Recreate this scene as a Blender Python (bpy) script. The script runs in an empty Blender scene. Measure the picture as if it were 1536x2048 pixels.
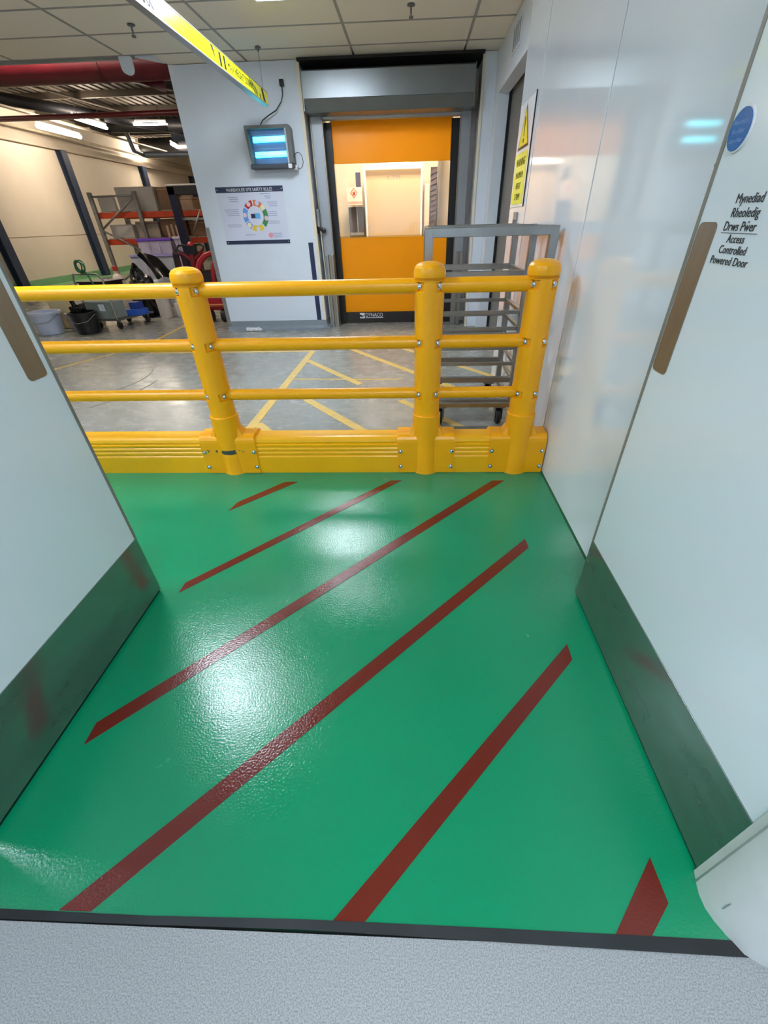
import bpy, bmesh, math, random
from mathutils import Vector, Matrix
random.seed(3)
PI = math.pi
S = bpy.context.scene
COL = S.collection

# ------------------------------------------------------------------ camera
cam_d = bpy.data.cameras.new('camera')
cam = bpy.data.objects.new('camera', cam_d)
COL.objects.link(cam)
RT = Vector((0.99913612, 0.03504368, -0.02233738))
UP = Vector((-0.00275947, 0.59226541, 0.80573822))
FW = Vector((-0.04146569, 0.80498051, -0.59185046))
M = Matrix((RT, UP, -FW)).transposed().to_4x4()
M.translation = Vector((0, 0, 1.2722))
cam.matrix_world = M
cam_d.sensor_fit = 'VERTICAL'
cam_d.sensor_height = 24.0
cam_d.lens = 835.32 / 2048 * 24.0
cam_d.shift_x = -19.76 / 2048
cam_d.shift_y = 31.33 / 2048
cam_d.clip_start = 0.02
S.camera = cam

# ------------------------------------------------------------------ world, light levels, exposure
W = bpy.data.worlds.new('world')
S.world = W
W.use_nodes = True
W.node_tree.nodes['Background'].inputs[0].default_value = (0.75, 0.8, 0.9, 1)
W.node_tree.nodes['Background'].inputs[1].default_value = 0.02
S.view_settings.view_transform = 'Standard'
S.view_settings.look = 'None'
S.view_settings.gamma = 1
S.view_settings.use_curve_mapping = False
S.view_settings.exposure = 0.5
PANEL_E = 34.0       # ceiling panels over the painted bay
CORR_E = 19.0         # corridor panel behind the camera
TUBE_E = 98.0        # warehouse battens
ROOM_E = 24.0        # lamp in the room beyond the roller curtain
COOL = (0.84, 0.94, 1.05)
WARM = (1.0, 0.84, 0.66)

# ------------------------------------------------------------------ helpers
def lin(c):
    if isinstance(c, str):
        c = [int(c[i:i + 2], 16) for i in (0, 2, 4)]
    o = []
    for v in c:
        v = v / 255
        o.append(v / 12.92 if v <= 0.04045 else ((v + 0.055) / 1.055) ** 2.4)
    return (o[0], o[1], o[2], 1)


MATS = {}


def mat(name, col, rough=0.5, metal=0.0, var=0.06, vscale=6.0, bump=0.0, bscale=60.0, col2=None, spec=0.5,
        stretch=(1, 1, 1), coat=0.0, rvar=0.0, detail=3):
    """procedural principled material: noise-driven tone and relief"""
    if name in MATS:
        return MATS[name]
    m = bpy.data.materials.new(name)
    m.use_nodes = True
    N, L = m.node_tree.nodes, m.node_tree.links
    b = N['Principled BSDF']
    c = lin(col)
    tc = N.new('ShaderNodeTexCoord')
    mp = N.new('ShaderNodeMapping')
    mp.inputs['Scale'].default_value = stretch
    L.new(tc.outputs['Object'], mp.inputs['Vector'])
    n = N.new('ShaderNodeTexNoise')
    n.inputs['Scale'].default_value = vscale
    n.inputs['Detail'].default_value = detail
    L.new(mp.outputs[0], n.inputs['Vector'])
    mx = N.new('ShaderNodeMix')
    mx.data_type = 'RGBA'
    c2 = lin(col2) if col2 else tuple(v * (1 - var) for v in c[:3]) + (1,)
    c1 = c if col2 else tuple(min(1, v * (1 + var)) for v in c[:3]) + (1,)
    mx.inputs[6].default_value = c1
    mx.inputs[7].default_value = c2
    rr = N.new('ShaderNodeMapRange')
    rr.inputs[1].default_value = 0.35
    rr.inputs[2].default_value = 0.65
    L.new(n.outputs['Fac'], rr.inputs[0])
    L.new(rr.outputs[0], mx.inputs[0])
    L.new(mx.outputs[2], b.inputs['Base Color'])
    b.inputs['Roughness'].default_value = rough
    b.inputs['Metallic'].default_value = metal
    b.inputs['Specular IOR Level'].default_value = spec
    b.inputs['Coat Weight'].default_value = coat
    b.inputs['Coat Roughness'].default_value = 0.08
    if rvar:
        r2 = N.new('ShaderNodeMapRange')
        r2.inputs[1].default_value = 0.3
        r2.inputs[2].default_value = 0.7
        r2.inputs[3].default_value = max(0.02, rough - rvar)
        r2.inputs[4].default_value = rough + rvar
        L.new(n.outputs['Fac'], r2.inputs[0])
        L.new(r2.outputs[0], b.inputs['Roughness'])
    if bump:
        n2 = N.new('ShaderNodeTexNoise')
        n2.inputs['Scale'].default_value = bscale
        n2.inputs['Detail'].default_value = 2
        L.new(mp.outputs[0], n2.inputs['Vector'])
        bp = N.new('ShaderNodeBump')
        bp.inputs['Strength'].default_value = bump
        bp.inputs['Distance'].default_value = 0.01
        L.new(n2.outputs['Fac'], bp.inputs['Height'])
        L.new(bp.outputs[0], b.inputs['Normal'])
    MATS[name] = m
    return m


def emit(name, col, strength):
    if name in MATS:
        return MATS[name]
    m = bpy.data.materials.new(name)
    m.use_nodes = True
    N, L = m.node_tree.nodes, m.node_tree.links
    b = N['Principled BSDF']
    b.inputs['Base Color'].default_value = (0.8, 0.8, 0.8, 1)
    b.inputs['Emission Color'].default_value = (*col, 1)
    b.inputs['Emission Strength'].default_value = strength
    MATS[name] = m
    return m


def sharpen(b, ang=0.6):
    for e in b.edges:
        if len(e.link_faces) == 2 and e.calc_face_angle(0) > ang:
            e.smooth = False


class MB:
    """collects shapes into one mesh"""
    def __init__(s):
        s.b = bmesh.new()

    def box(s, x0, x1, y0, y1, z0, z1, bev=0.0, seg=1, m=None):
        b = bmesh.new()
        bmesh.ops.create_cube(b, size=1)
        for v in b.verts:
            v.co = Vector(((x0 + x1) / 2 + v.co.x * (x1 - x0), (y0 + y1) / 2 + v.co.y * (y1 - y0),
                           (z0 + z1) / 2 + v.co.z * (z1 - z0)))
        if bev:
            bmesh.ops.bevel(b, geom=b.edges[:], offset=bev, segments=seg, affect='EDGES', profile=0.5)
        if m:
            bmesh.ops.transform(b, matrix=m, verts=b.verts)
        s._in(b)
        return s

    def _in(s, b):
        me = bpy.data.meshes.new('t')
        b.to_mesh(me)
        b.free()
        s.b.from_mesh(me)
        bpy.data.meshes.remove(me)

    def tube(s, pts, r, seg=10, cap=True):
        pts = [Vector(p) for p in pts]
        rings = []
        up = None
        rs = r if isinstance(r, (list, tuple)) else [r] * len(pts)
        for i, p in enumerate(pts):
            if i == 0:
                d = (pts[1] - p)
            elif i == len(pts) - 1:
                d = (p - pts[i - 1])
            else:
                d = (pts[i + 1] - p).normalized() + (p - pts[i - 1]).normalized()
            d.normalize()
            if up is None:
                up = Vector((0, 0, 1)) if abs(d.z) < 0.9 else Vector((1, 0, 0))
            u = d.cross(up).normalized()
            w = u.cross(d).normalized()
            up = w
            rings.append([s.b.verts.new(p + (u * math.cos(2 * PI * k / seg) + w * math.sin(2 * PI * k / seg)) * rs[i])
                          for k in range(seg)])
        for a, c in zip(rings, rings[1:]):
            for k in range(seg):
                f = s.b.faces.new((a[k], a[(k + 1) % seg], c[(k + 1) % seg], c[k]))
                f.smooth = True
        if cap:
            s.b.faces.new(rings[0][::-1])
            s.b.faces.new(rings[-1])
        return s

    def lathe(s, prof, cx=0, cy=0, cz=0, seg=24, axis='Z', smooth=True, caps=True):
        rings = []
        for r, h in prof:
            ring = []
            for k in range(seg):
                a = 2 * PI * k / seg
                p = (r * math.cos(a), r * math.sin(a), h)
                if axis == 'Y':
                    p = (p[0], p[2], p[1])
                elif axis == 'X':
                    p = (p[2], p[0], p[1])
                ring.append(s.b.verts.new((cx + p[0], cy + p[1], cz + p[2])))
            rings.append(ring)
        for a, c in zip(rings, rings[1:]):
            for k in range(seg):
                f = s.b.faces.new((a[k], a[(k + 1) % seg], c[(k + 1) % seg], c[k]))
                f.smooth = smooth
        if caps:
            s.b.faces.new(rings[0][::-1])
            s.b.faces.new(rings[-1])
        return s

    def prism(s, poly, axis, a, b, smooth=False):
        def P(p, t):
            if axis == 'X':
                return (t, p[0], p[1])
            if axis == 'Y':
                return (p[0], t, p[1])
            return (p[0], p[1], t)
        A = [s.b.verts.new(P(p, a)) for p in poly]
        B = [s.b.verts.new(P(p, b)) for p in poly]
        n = len(poly)
        for i in range(n):
            f = s.b.faces.new((A[i], A[(i + 1) % n], B[(i + 1) % n], B[i]))
            f.smooth = smooth
        s.b.faces.new(A[::-1])
        s.b.faces.new(B)
        return s

    def hexa(s, v8):
        """box from 8 corners: bottom ring of four, then top ring of four"""
        V = [s.b.verts.new(p) for p in v8]
        for f in ((3, 2, 1, 0), (4, 5, 6, 7), (0, 1, 5, 4), (1, 2, 6, 5), (2, 3, 7, 6), (3, 0, 4, 7)):
            s.b.faces.new([V[i] for i in f])
        return s

    def build(s, name, m, parent=None, weld=False):
        bmesh.ops.recalc_face_normals(s.b, faces=s.b.faces)
        sharpen(s.b)
        me = bpy.data.meshes.new(name)
        s.b.to_mesh(me)
        s.b.free()
        me.materials.append(m)
        o = bpy.data.objects.new(name, me)
        COL.objects.link(o)
        if parent:
            o.parent = parent
            o.matrix_parent_inverse = Matrix.Translation(-parent.matrix_world.translation) if parent.type == 'EMPTY' else Matrix()
        return o


def tag(o, label=None, cat=None, group=None, kind=None):
    if label:
        o['label'] = label
    if cat:
        o['category'] = cat
    if group:
        o['group'] = group
    if kind:
        o['kind'] = kind
    return o


def thing(name, label, cat, loc=(0, 0, 0), group=None):
    """Empty at the thing's base; the parts are built in world coordinates and hung on it"""
    o = bpy.data.objects.new(name, None)
    o.empty_display_size = 0.1
    o.location = loc
    o.matrix_world = Matrix.Translation(Vector(loc))
    COL.objects.link(o)
    return tag(o, label, cat, group)


def struct(o):
    o['kind'] = 'structure'
    return o


def copy_tree(o, parent=None):
    c = o.copy()
    COL.objects.link(c)
    c.parent = parent
    for ch in [x for x in bpy.data.objects if x.parent == o]:
        copy_tree(ch, c)
    return c


def text(name, body, size, org, xd, yd, m, parent=None, align='LEFT', sx=1.0, shear=0.0, depth=0.0006, space=1.0, line=1.0):
    cu = bpy.data.curves.new(name, 'FONT')
    cu.body = body
    cu.size = size
    cu.align_x = align
    cu.extrude = depth
    cu.shear = shear
    cu.space_character = space
    cu.space_line = line
    cu.resolution_u = 3
    tmp = bpy.data.objects.new(name + '_curve', cu)
    me = bpy.data.meshes.new_from_object(tmp)
    bpy.data.objects.remove(tmp)
    bpy.data.curves.remove(cu)
    x, y = Vector(xd), Vector(yd)
    z = x.cross(y)
    T = Matrix((x * sx, y, z)).transposed().to_4x4()
    T.translation = Vector(org)
    me.transform(T)
    me.materials.clear()
    me.materials.append(m)
    o = bpy.data.objects.new(name, me)
    COL.objects.link(o)
    if parent:
        o.parent = parent
        o.matrix_parent_inverse = Matrix.Translation(-parent.matrix_world.translation) if parent.type == 'EMPTY' else Matrix()
    return o


# ------------------------------------------------------------------ materials
white = mat('white_panel', 'E4EAF3', 0.055, var=0.02, vscale=1.2, bump=0.012, bscale=3.0, spec=0.6, coat=0.4)
doorm = mat('door_panel', 'DDE6EC', 0.16, var=0.015, vscale=2, bump=0.012, bscale=5.0, spec=0.5, coat=0.15)
paint = mat('white_paint', 'D9E1EC', 0.45, var=0.02, vscale=2.5)
tile_m = mat('ceiling_tile', 'EAE1D0', 0.85, var=0.05, vscale=140, bump=0.15, bscale=240)
tbar = mat('ceiling_bar', '9C9992', 0.6, var=0.05)
steel = mat('brushed_steel', '8F9896', 0.21, 0.85, var=0.12, vscale=5, bump=0.02, bscale=90, rvar=0.08, stretch=(1, 1, 3))
steel2 = mat('satin_steel', 'A2A4A2', 0.33, 1.0, var=0.06, vscale=14, stretch=(1, 1, 1))
platem = mat('push_plate_steel', '9A958C', 0.4, 1.0, var=0.05, vscale=40, stretch=(1, 1, 0.1))
alu = mat('aluminium', 'A9ACAE', 0.4, 0.7, var=0.04)
galv = mat('galvanised', '9B9893', 0.45, 0.8, var=0.12, vscale=18)
grey = mat('grey_trim', '8D9398', 0.45, var=0.04)
dgrey = mat('dark_grey', '6C6D6C', 0.5, var=0.05)
black = mat('black_rubber', '17181B', 0.4, var=0.15)
blackp = mat('black_plastic', '16171A', 0.28, var=0.2, vscale=20)
navy = mat('navy_strip', '1C2B50', 0.4, var=0.05)
yel = mat('barrier_yellow', 'FDAE00', 0.33, var=0.03, vscale=4, bump=0.01, bscale=200)
yel2 = mat('kerb_yellow', 'FFB80C', 0.3, var=0.04, vscale=5)
pocket = mat('pocket_yellow', 'C98F06', 0.5, var=0.05)
bolt_m = mat('zinc_bolt', 'C5CCD2', 0.25, 1.0, var=0.1, vscale=50)
orange = mat('curtain_orange', 'FFAA00', 0.3, var=0.02, vscale=3, spec=0.4)
_n, _l = orange.node_tree.nodes, orange.node_tree.links
_t, _m = _n.new('ShaderNodeBsdfTranslucent'), _n.new('ShaderNodeMixShader')
_t.inputs[0].default_value = lin('FFD840')
_m.inputs[0].default_value = 0.35
_l.new(_n['Principled BSDF'].outputs[0], _m.inputs[1])
_l.new(_t.outputs[0], _m.inputs[2])
_l.new(_m.outputs[0], _n['Material Output'].inputs[0])
orange_e = mat('curtain_hem', 'A98A10', 0.5)
redp = mat('duct_red', '54101A', 0.35, var=0.12, vscale=4)
cream = mat('cream_cladding', 'E9DDCB', 0.6, var=0.03, vscale=1.2)
deck = mat('roof_deck', '564D42', 0.7, var=0.12, vscale=2.0)
bluec = mat('blue_column', '36425A', 0.4, var=0.08)
ink = mat('black_ink', '1A1C22', 0.5)
signw = mat('sign_white', 'E4E6EA', 0.25)
signy = mat('sign_yellow', 'F0EE1E', 0.25, var=0.02)
signb = mat('sign_blue', '1163AE', 0.12, var=0.02, coat=0.3)
warmw = mat('warm_white', 'E7DCC6', 0.5, var=0.03)

# ------------------------------------------------------------------ floors
def floor_green():
    m = mat('green_epoxy', '00885C', 0.12, var=0.05, vscale=1.6, spec=0.55)
    N, L = m.node_tree.nodes, m.node_tree.links
    b = N['Principled BSDF']
    b.inputs['Coat Weight'].default_value = 0.2
    b.inputs['Coat Roughness'].default_value = 0.1
    geo = N.new('ShaderNodeNewGeometry')
    n1 = N.new('ShaderNodeTexNoise')
    n1.inputs['Scale'].default_value = 150
    n1.inputs['Detail'].default_value = 3
    n2 = N.new('ShaderNodeTexNoise')
    n2.inputs['Scale'].default_value = 9
    n2.inputs['Detail'].default_value = 2
    L.new(geo.outputs['Position'], n1.inputs['Vector'])
    L.new(geo.outputs['Position'], n2.inputs['Vector'])
    ad = N.new('ShaderNodeMath')
    ad.operation = 'MULTIPLY_ADD'
    ad.inputs[1].default_value = 0.9
    L.new(n2.outputs['Fac'], ad.inputs[0])
    L.new(n1.outputs['Fac'], ad.inputs[2])
    bp = N.new('ShaderNodeBump')
    bp.inputs['Strength'].default_value = 0.42
    bp.inputs['Distance'].default_value = 0.0020
    L.new(ad.outputs[0], bp.inputs['Height'])
    L.new(bp.outputs[0], b.inputs['Normal'])
    L.new(bp.outputs[0], b.inputs['Coat Normal'])
    n3 = N.new('ShaderNodeTexNoise')
    n3.inputs['Scale'].default_value = 3
    n3.inputs['Detail'].default_value = 5
    L.new(geo.outputs['Position'], n3.inputs['Vector'])
    r = N.new('ShaderNodeMapRange')
    r.inputs[1].default_value = 0.3
    r.inputs[2].default_value = 0.75
    r.inputs[3].default_value = 0.1
    r.inputs[4].default_value = 0.3
    L.new(n3.outputs['Fac'], r.inputs[0])
    L.new(r.outputs[0], b.inputs['Roughness'])
    return m


green = floor_green()


def red_paint():
    m = green.copy()
    m.name = 'red_floor_paint'
    for n in m.node_tree.nodes:
        if n.type == 'MIX':
            n.inputs[6].default_value = lin('6C2014')
            n.inputs[7].default_value = lin('601A10')
    return m


redf = red_paint()


def concrete():
    m = mat('polished_concrete', '8F908A', 0.22, var=0.1, vscale=1.3, detail=6, spec=0.6)
    N, L = m.node_tree.nodes, m.node_tree.links
    b = N['Principled BSDF']
    geo = N.new('ShaderNodeNewGeometry')
    n = N.new('ShaderNodeTexNoise')
    n.inputs['Scale'].default_value = 5
    n.inputs['Detail'].default_value = 8
    n.inputs['Roughness'].default_value = 0.65
    mp = N.new('ShaderNodeMapping')
    mp.inputs['Scale'].default_value = (1, 2.2, 1)
    L.new(geo.outputs['Position'], mp.inputs['Vector'])
    L.new(mp.outputs[0], n.inputs['Vector'])
    r = N.new('ShaderNodeMapRange')
    r.inputs[1].default_value = 0.3
    r.inputs[2].default_value = 0.7
    r.inputs[3].default_value = 0.12
    r.inputs[4].default_value = 0.38
    L.new(n.outputs['Fac'], r.inputs[0])
    L.new(r.outputs[0], b.inputs['Roughness'])
    # dark scuffs
    old = b.inputs['Base Color'].links[0].from_socket
    n4 = N.new('ShaderNodeTexNoise')
    n4.inputs['Scale'].default_value = 11
    n4.inputs['Detail'].default_value = 9
    n4.inputs['Roughness'].default_value = 0.7
    n4.inputs['Distortion'].default_value = 1.2
    L.new(mp.outputs[0], n4.inputs['Vector'])
    r4 = N.new('ShaderNodeMapRange')
    r4.inputs[1].default_value = 0.62
    r4.inputs[2].default_value = 0.72
    r4.inputs[3].default_value = 0
    r4.inputs[4].default_value = 0.3
    L.new(n4.outputs['Fac'], r4.inputs[0])
    mx = N.new('ShaderNodeMix')
    mx.data_type = 'RGBA'
    L.new(r4.outputs[0], mx.inputs[0])
    L.new(old, mx.inputs[6])
    mx.inputs[7].default_value = lin('5A5853')
    L.new(mx.outputs[2], b.inputs['Base Color'])
    bp = N.new('ShaderNodeBump')
    bp.inputs['Strength'].default_value = 0.02
    bp.inputs['Distance'].default_value = 0.001
    L.new(n.outputs['Fac'], bp.inputs['Height'])
    L.new(bp.outputs[0], b.inputs['Normal'])
    return m


conc = concrete()


def vinyl():
    m = mat('grey_vinyl', 'A9AFB3', 0.45, var=0.05, vscale=3)
    N, L = m.node_tree.nodes, m.node_tree.links
    b = N['Principled BSDF']
    geo = N.new('ShaderNodeNewGeometry')
    n = N.new('ShaderNodeTexNoise')
    n.inputs['Scale'].default_value = 330
    n.inputs['Detail'].default_value = 2
    L.new(geo.outputs['Position'], n.inputs['Vector'])
    cr = N.new('ShaderNodeValToRGB')
    cr.color_ramp.elements[0].position = 0.36
    cr.color_ramp.elements[0].color = lin('83888A')
    cr.color_ramp.elements[1].position = 0.6
    cr.color_ramp.elements[1].color = lin('A5A8A9')
    e = cr.color_ramp.elements.new(0.48)
    e.color = lin('95989A')
    L.new(n.outputs['Fac'], cr.inputs[0])
    L.new(cr.outputs[0], b.inputs['Base Color'])
    return m


vin = vinyl()
XW = 0.803      # right wall
YB = 2.314      # front of the barrier kerb
fl = struct(MB().box(-3.2, XW + 0.2, 0.213, YB + 0.08, -0.05, 0.0).build('floor', green))
cf = MB()
cf.box(-12, 2.2, YB + 0.08, 26, -0.06, -0.001)
cf.box(-12, -3.2, -3, YB + 0.08, -0.06, -0.001)
cfl = struct(cf.build('floor', conc))
vf = struct(MB().box(-1.3, 1.3, -3.2, 0.206, -0.05, 0.0).build('floor', vin))
strip_m = mat('black_threshold', '15191B', 0.45, var=0.1, vscale=3, col2='2A2E31')
# the threshold wanders a little, like the taped joint it is
pts_f = [(-3.2, 0.224), (-0.955, 0.2255), (-0.6, 0.224), (-0.25, 0.229), (0.1, 0.228), (0.45, 0.226), (0.71, 0.224), (1.3, 0.224)]
pts_n = [(1.3, 0.198), (0.71, 0.1985), (0.45, 0.202), (0.1, 0.207), (-0.25, 0.212), (-0.6, 0.209), (-0.955, 0.2085), (-3.2, 0.206)]
struct(MB().prism(pts_f + pts_n, 'Z', 0.0, 0.0025).build('trim_1', strip_m))

# red diagonal stripes painted on the green floor
ST = [((-1.01, 1.880), (-0.773, 2.200), (-0.690, 2.200), (-0.989, 1.972)),
      ((-1.004, 1.250), (-0.126, 2.215), (-0.055, 2.215), (-1.0, 1.316)),
      ((-1.003, 0.602), (0.486, 2.212), (0.558, 2.212), (-1.004, 0.672)),
      ((-0.815, 0.227), (0.558, 1.640), (0.561, 1.572), (-0.738, 0.227)),
      ((-0.176, 0.228), (0.575, 1.008), (0.574, 0.940), (-0.103, 0.228)),
      ((0.450, 0.226), (0.587, 0.368), (0.590, 0.282), (0.528, 0.226))]
ST[0] = ((-1.010, 1.880), (-0.692, 2.199), (-0.772, 2.199), (-0.989, 1.970))
ST[1] = ((-1.002, 1.250), (-0.057, 2.215), (-0.124, 2.215), (-0.999, 1.314))
ST[2] = ((-1.000, 0.602), (0.558, 2.212), (0.486, 2.212), (-1.004, 0.672))
ST[3] = ((-0.738, 0.227), (0.561, 1.572), (0.558, 1.640), (-0.815, 0.227))
ST[4] = ((-0.103, 0.228), (0.574, 0.940), (0.575, 1.008), (-0.176, 0.228))
ST[5] = ((0.528, 0.226), (0.590, 0.282), (0.587, 0.368), (0.450, 0.226))
for q in ST:
    MB().prism(q, 'Z', 0.0, 0.0012).build('painted_stripe', redf, fl)
# faded yellow hatching on the concrete
yfl = mat('worn_yellow_line', 'E0B94F', 0.35, var=0.1, vscale=20, col2='C9B27A', detail=8)


def line(a, b, w, par, m, z=0.0012):
    a, b = Vector((*a, 0)), Vector((*b, 0))
    d = (b - a).normalized()
    n = Vector((-d.y, d.x, 0)) * w / 2
    q = [(p.x, p.y) for p in (a - n, b - n, b + n, a + n)]
    return MB().prism(q, 'Z', -0.001, z - 0.001).build('painted_line', m, par)


for a, b, w in [((-1.26, 2.42), (-1.22, 5.42), 0.075), ((-0.94, 3.67), (0.05, 2.45), 0.075),
                ((-1.22, 3.12), (-0.68, 2.43), 0.075), ((-1.2, 4.98), (-0.50, 4.08), 0.07),
                ((-0.86, 5.62), (0.55, 3.75), 0.07), ((-1.22, 5.40), (-3.3, 5.43), 0.05),
                ((-1.2, 4.27), (-0.1, 4.22), 0.03), ((-0.1, 3.62), (0.8, 2.5), 0.07), ((-0.2, 5.6), (0.8, 4.3), 0.07),
                ((0.05, 4.35), (0.9, 3.3), 0.06), ((-3.55, 5.5), (-3.72, 9.5), 0.05), ((-4.2, 4.4), (-3.6, 5.8), 0.04)]:
    line(a, b, w, cfl, yfl, z=0.002 + random.random() * 0.0006)
# tyre arcs on the concrete
tyre = mat('tyre_mark', '6A6863', 0.4)
for cx, cy, r, a0, a1 in [(-3.35, 4.35, 0.55, -50, 40), (-3.4, 4.2, 0.78, -45, 5)]:
    o_, i_ = [], []
    for k in range(13):
        t = math.radians(a0 + (a1 - a0) * k / 12)
        o_.append((cx + r * math.cos(t), cy + 1.25 * r * math.sin(t)))
        i_.append((cx + (r - 0.012) * math.cos(t), cy + 1.25 * (r - 0.012) * math.sin(t)))
    MB().prism(o_ + i_[::-1], 'Z', -0.001, 0.0006).build('tyre_arc', tyre, cfl)

# ------------------------------------------------------------------ ceiling over the bay
ZC = 2.736
GX = [-0.643 + 1.205 * k for k in range(-4, 3)]
GY = [6.395 - 0.604 * k for k in range(0, 11)]
ce = struct(MB().box(-5.6, 2.0, -0.1, 6.47, ZC + 0.03, ZC + 0.06).box(-2.76, 2.0, 6.47, 7.3, ZC + 0.03, ZC + 0.06).build('ceiling', paint))
PAN = [(-1.255, -0.655, 4.585, 5.185), (-2.22, -1.62, 2.17, 2.77), (-3.4, -2.8, 0.55, 1.15)]
tm = {}
for i, x0 in enumerate(GX):
    for j, y1 in enumerate([GY[0] + 0.604] + GY):
        x1, y0 = x0 + 1.205, y1 - 0.604
        a0, a1, b0, b1 = max(x0, -5.5) + 0.012, min(x1, 1.9) - 0.012, max(y0, -0.1) + 0.012, y1 - 0.012
        if y1 > 6.5:
            a0 = max(a0, -2.745)
            b1 = min(b1, 7.2)
        if a1 - a0 < 0.1 or b1 - b0 < 0.05:
            continue
        key = (round(a1 - a0, 3), round(b1 - b0, 3))
        if key not in tm:
            o = MB().box(-key[0] / 2, key[0] / 2, -key[1] / 2, key[1] / 2, 0.0, 0.012).build('ceiling_tile', tile_m, ce)
            tm[key] = o
        else:
            o = tm[key].copy()
            COL.objects.link(o)
        o.location = ((a0 + a1) / 2, (b0 + b1) / 2, ZC + 0.006)
tb = MB()
for x in GX:
    tb.box(x - 0.012, x + 0.012, -0.1, 6.45, ZC + 0.002, ZC + 0.03)
for y in GY:
    tb.box(-5.5, 1.9, y - 0.012, y + 0.012, ZC + 0.0025, ZC + 0.03)
tb.build('ceiling_grid', tbar, ce)['kind'] = 'stuff'
MB().box(-5.5, -2.95, 6.44, 6.47, ZC - 0.012, ZC + 0.05).build('edge_trim', tbar, ce)
# cut corner beside the pillar
MB().prism([(-2.95, 6.44), (-2.745, 6.70), (-2.745, 6.44)], 'Z', ZC - 0.002, ZC + 0.03).build('corner_piece', paint, ce)
panel_m = emit('panel_light', COOL, PANEL_E)
labs = ['square white ceiling light panel above the poster side of the bay', 'square white ceiling light panel just outside the left door',
        'square white ceiling light panel above the floor behind the left door', 'square white ceiling light panel left of the barrier']
for (x0, x1, y0, y1), lb in zip(PAN, labs):
    t = thing('ceiling_light', lb, 'ceiling light', ((x0 + x1) / 2, (y0 + y1) / 2, ZC), 'square ceiling light panels')
    f = MB()
    for a in ((x0 - .015, x1 + .015, y0 - .015, y0), (x0 - .015, x1 + .015, y1, y1 + .015), (x0 - .015, x0, y0, y1), (x1, x1 + .015, y0, y1)):
        f.box(*a, ZC - 0.012, ZC + 0.002)
    f.build('frame', signw, t)
    MB().box(x0, x1, y0, y1, ZC - 0.008, ZC + 0.001).build('diffuser', panel_m, t)


def sprinkler(x, y, label, stem_=0.05):
    t = thing('sprinkler', label, 'sprinkler', (x, y, ZC), 'ceiling sprinklers')
    MB().lathe([(0.002, 0.006), (0.03, 0.004), (0.034, -0.004), (0.012, -0.01)], x, y, ZC, 16).build('rosette', dgrey, t)
    MB().lathe([(0.008, 0), (0.008, -stem_ * .6), (0.004, -stem_ * .8), (0.018, -stem_ * .82), (0.018, -stem_)], x, y, ZC, 12).build('deflector', dgrey, t)


sprinkler(-2.516, 5.586, 'small dark sprinkler head in the ceiling left of the yellow height bar', 0.075)
sprinkler(-0.014, 5.45, 'small dark sprinkler head in the ceiling in front of the roller door', 0.075)

# white rounded tab hanging at the ceiling edge
MBt = MB()
pr = [(-0.062, 0.0), (0.062, 0.0)] + [(0.058 * math.cos(a), -0.085 - 0.05 * math.sin(a)) for a in [PI * k / 10 for k in range(11)]]
MBt.prism([(-3.045 + p[0], ZC + p[1]) for p in pr], 'Y', 6.39, 6.44)
tag(MBt.build('detector_housing', paint), 'white rounded housing hanging at the edge of the tiled ceiling', 'detector')

# ------------------------------------------------------------------ right wall of glossy panels
def wall_panel(par, x0, x1, y0, y1, z0, z1, m):
    return MB().box(x0, x1, y0, y1, z0, z1, 0.0015).build('wall_panel', m, par)


wr = struct(MB().box(XW + 0.012, XW + 0.12, 0.42, 4.34, 0, ZC).build('wall_right', grey))
wall_panel(wr, XW, XW + 0.012, 0.43, 2.438, 0.004, ZC, white)
wall_panel(wr, XW, XW + 0.012, 2.442, 3.752, 0.004, ZC, white)
wall_panel(wr, XW, XW + 0.012, 3.756, 4.345, 0.004, ZC, white)
for y in (2.44, 3.754):
    MB().tube([(XW - 0.001, y, 0.004), (XW - 0.001, y, ZC)], 0.0028, 6).build('joint_bead', signw, wr)
MB().box(XW, XW + 0.127, 4.345, 4.352, 0, ZC).build('end_cap', signw, wr)
MB().prism([(XW - 0.006, 0.0), (XW + 0.001, 0.0), (XW + 0.001, 0.012)], 'Y', 1.28, 2.31).build('sealant_bead', mat('green_seal', '0B5A3C', 0.4), wr)

# set-back wall beyond it with a side doorway
XS = 0.93
ws = MB()
ws.box(XS, XS + 0.1, 4.352, 4.9, 0, ZC)
ws.box(XS, XS + 0.1, 4.9, 6.36, 2.345, ZC)
ws.box(XS, XS + 0.1, 6.36, 6.757, 0, ZC)
wrs = struct(ws.build('wall_right', paint))
a = MB()
a.box(XS - 0.018, XS, 6.36, 6.42, 0, 2.405)
a.box(XS - 0.018, XS, 4.84, 6.36, 2.345, 2.405)
a.build('architrave', paint, wrs)
d4 = struct(MB().box(XS + 0.13, XS + 0.17, 4.8, 6.5, 0, 2.5).build('door_4', dgrey))
MB().box(XS + 0.10, XS + 0.13, 6.335, 6.5, 0, 2.4).build('door_seal', black, d4)
lv = thing('wall_vent', 'small louvred vent high on the side wall above the doorway', 'vent', (XS, 5.6, 2.55))
MB().box(XS - 0.008, XS, 5.4, 5.78, 2.48, 2.66, 0.002).build('frame', paint, lv)
for k in range(4):
    MB().box(XS - 0.012, XS - 0.008, 5.43 + 0.09 * k, 5.465 + 0.09 * k, 2.5, 2.64).build('slat', grey, lv)

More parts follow.
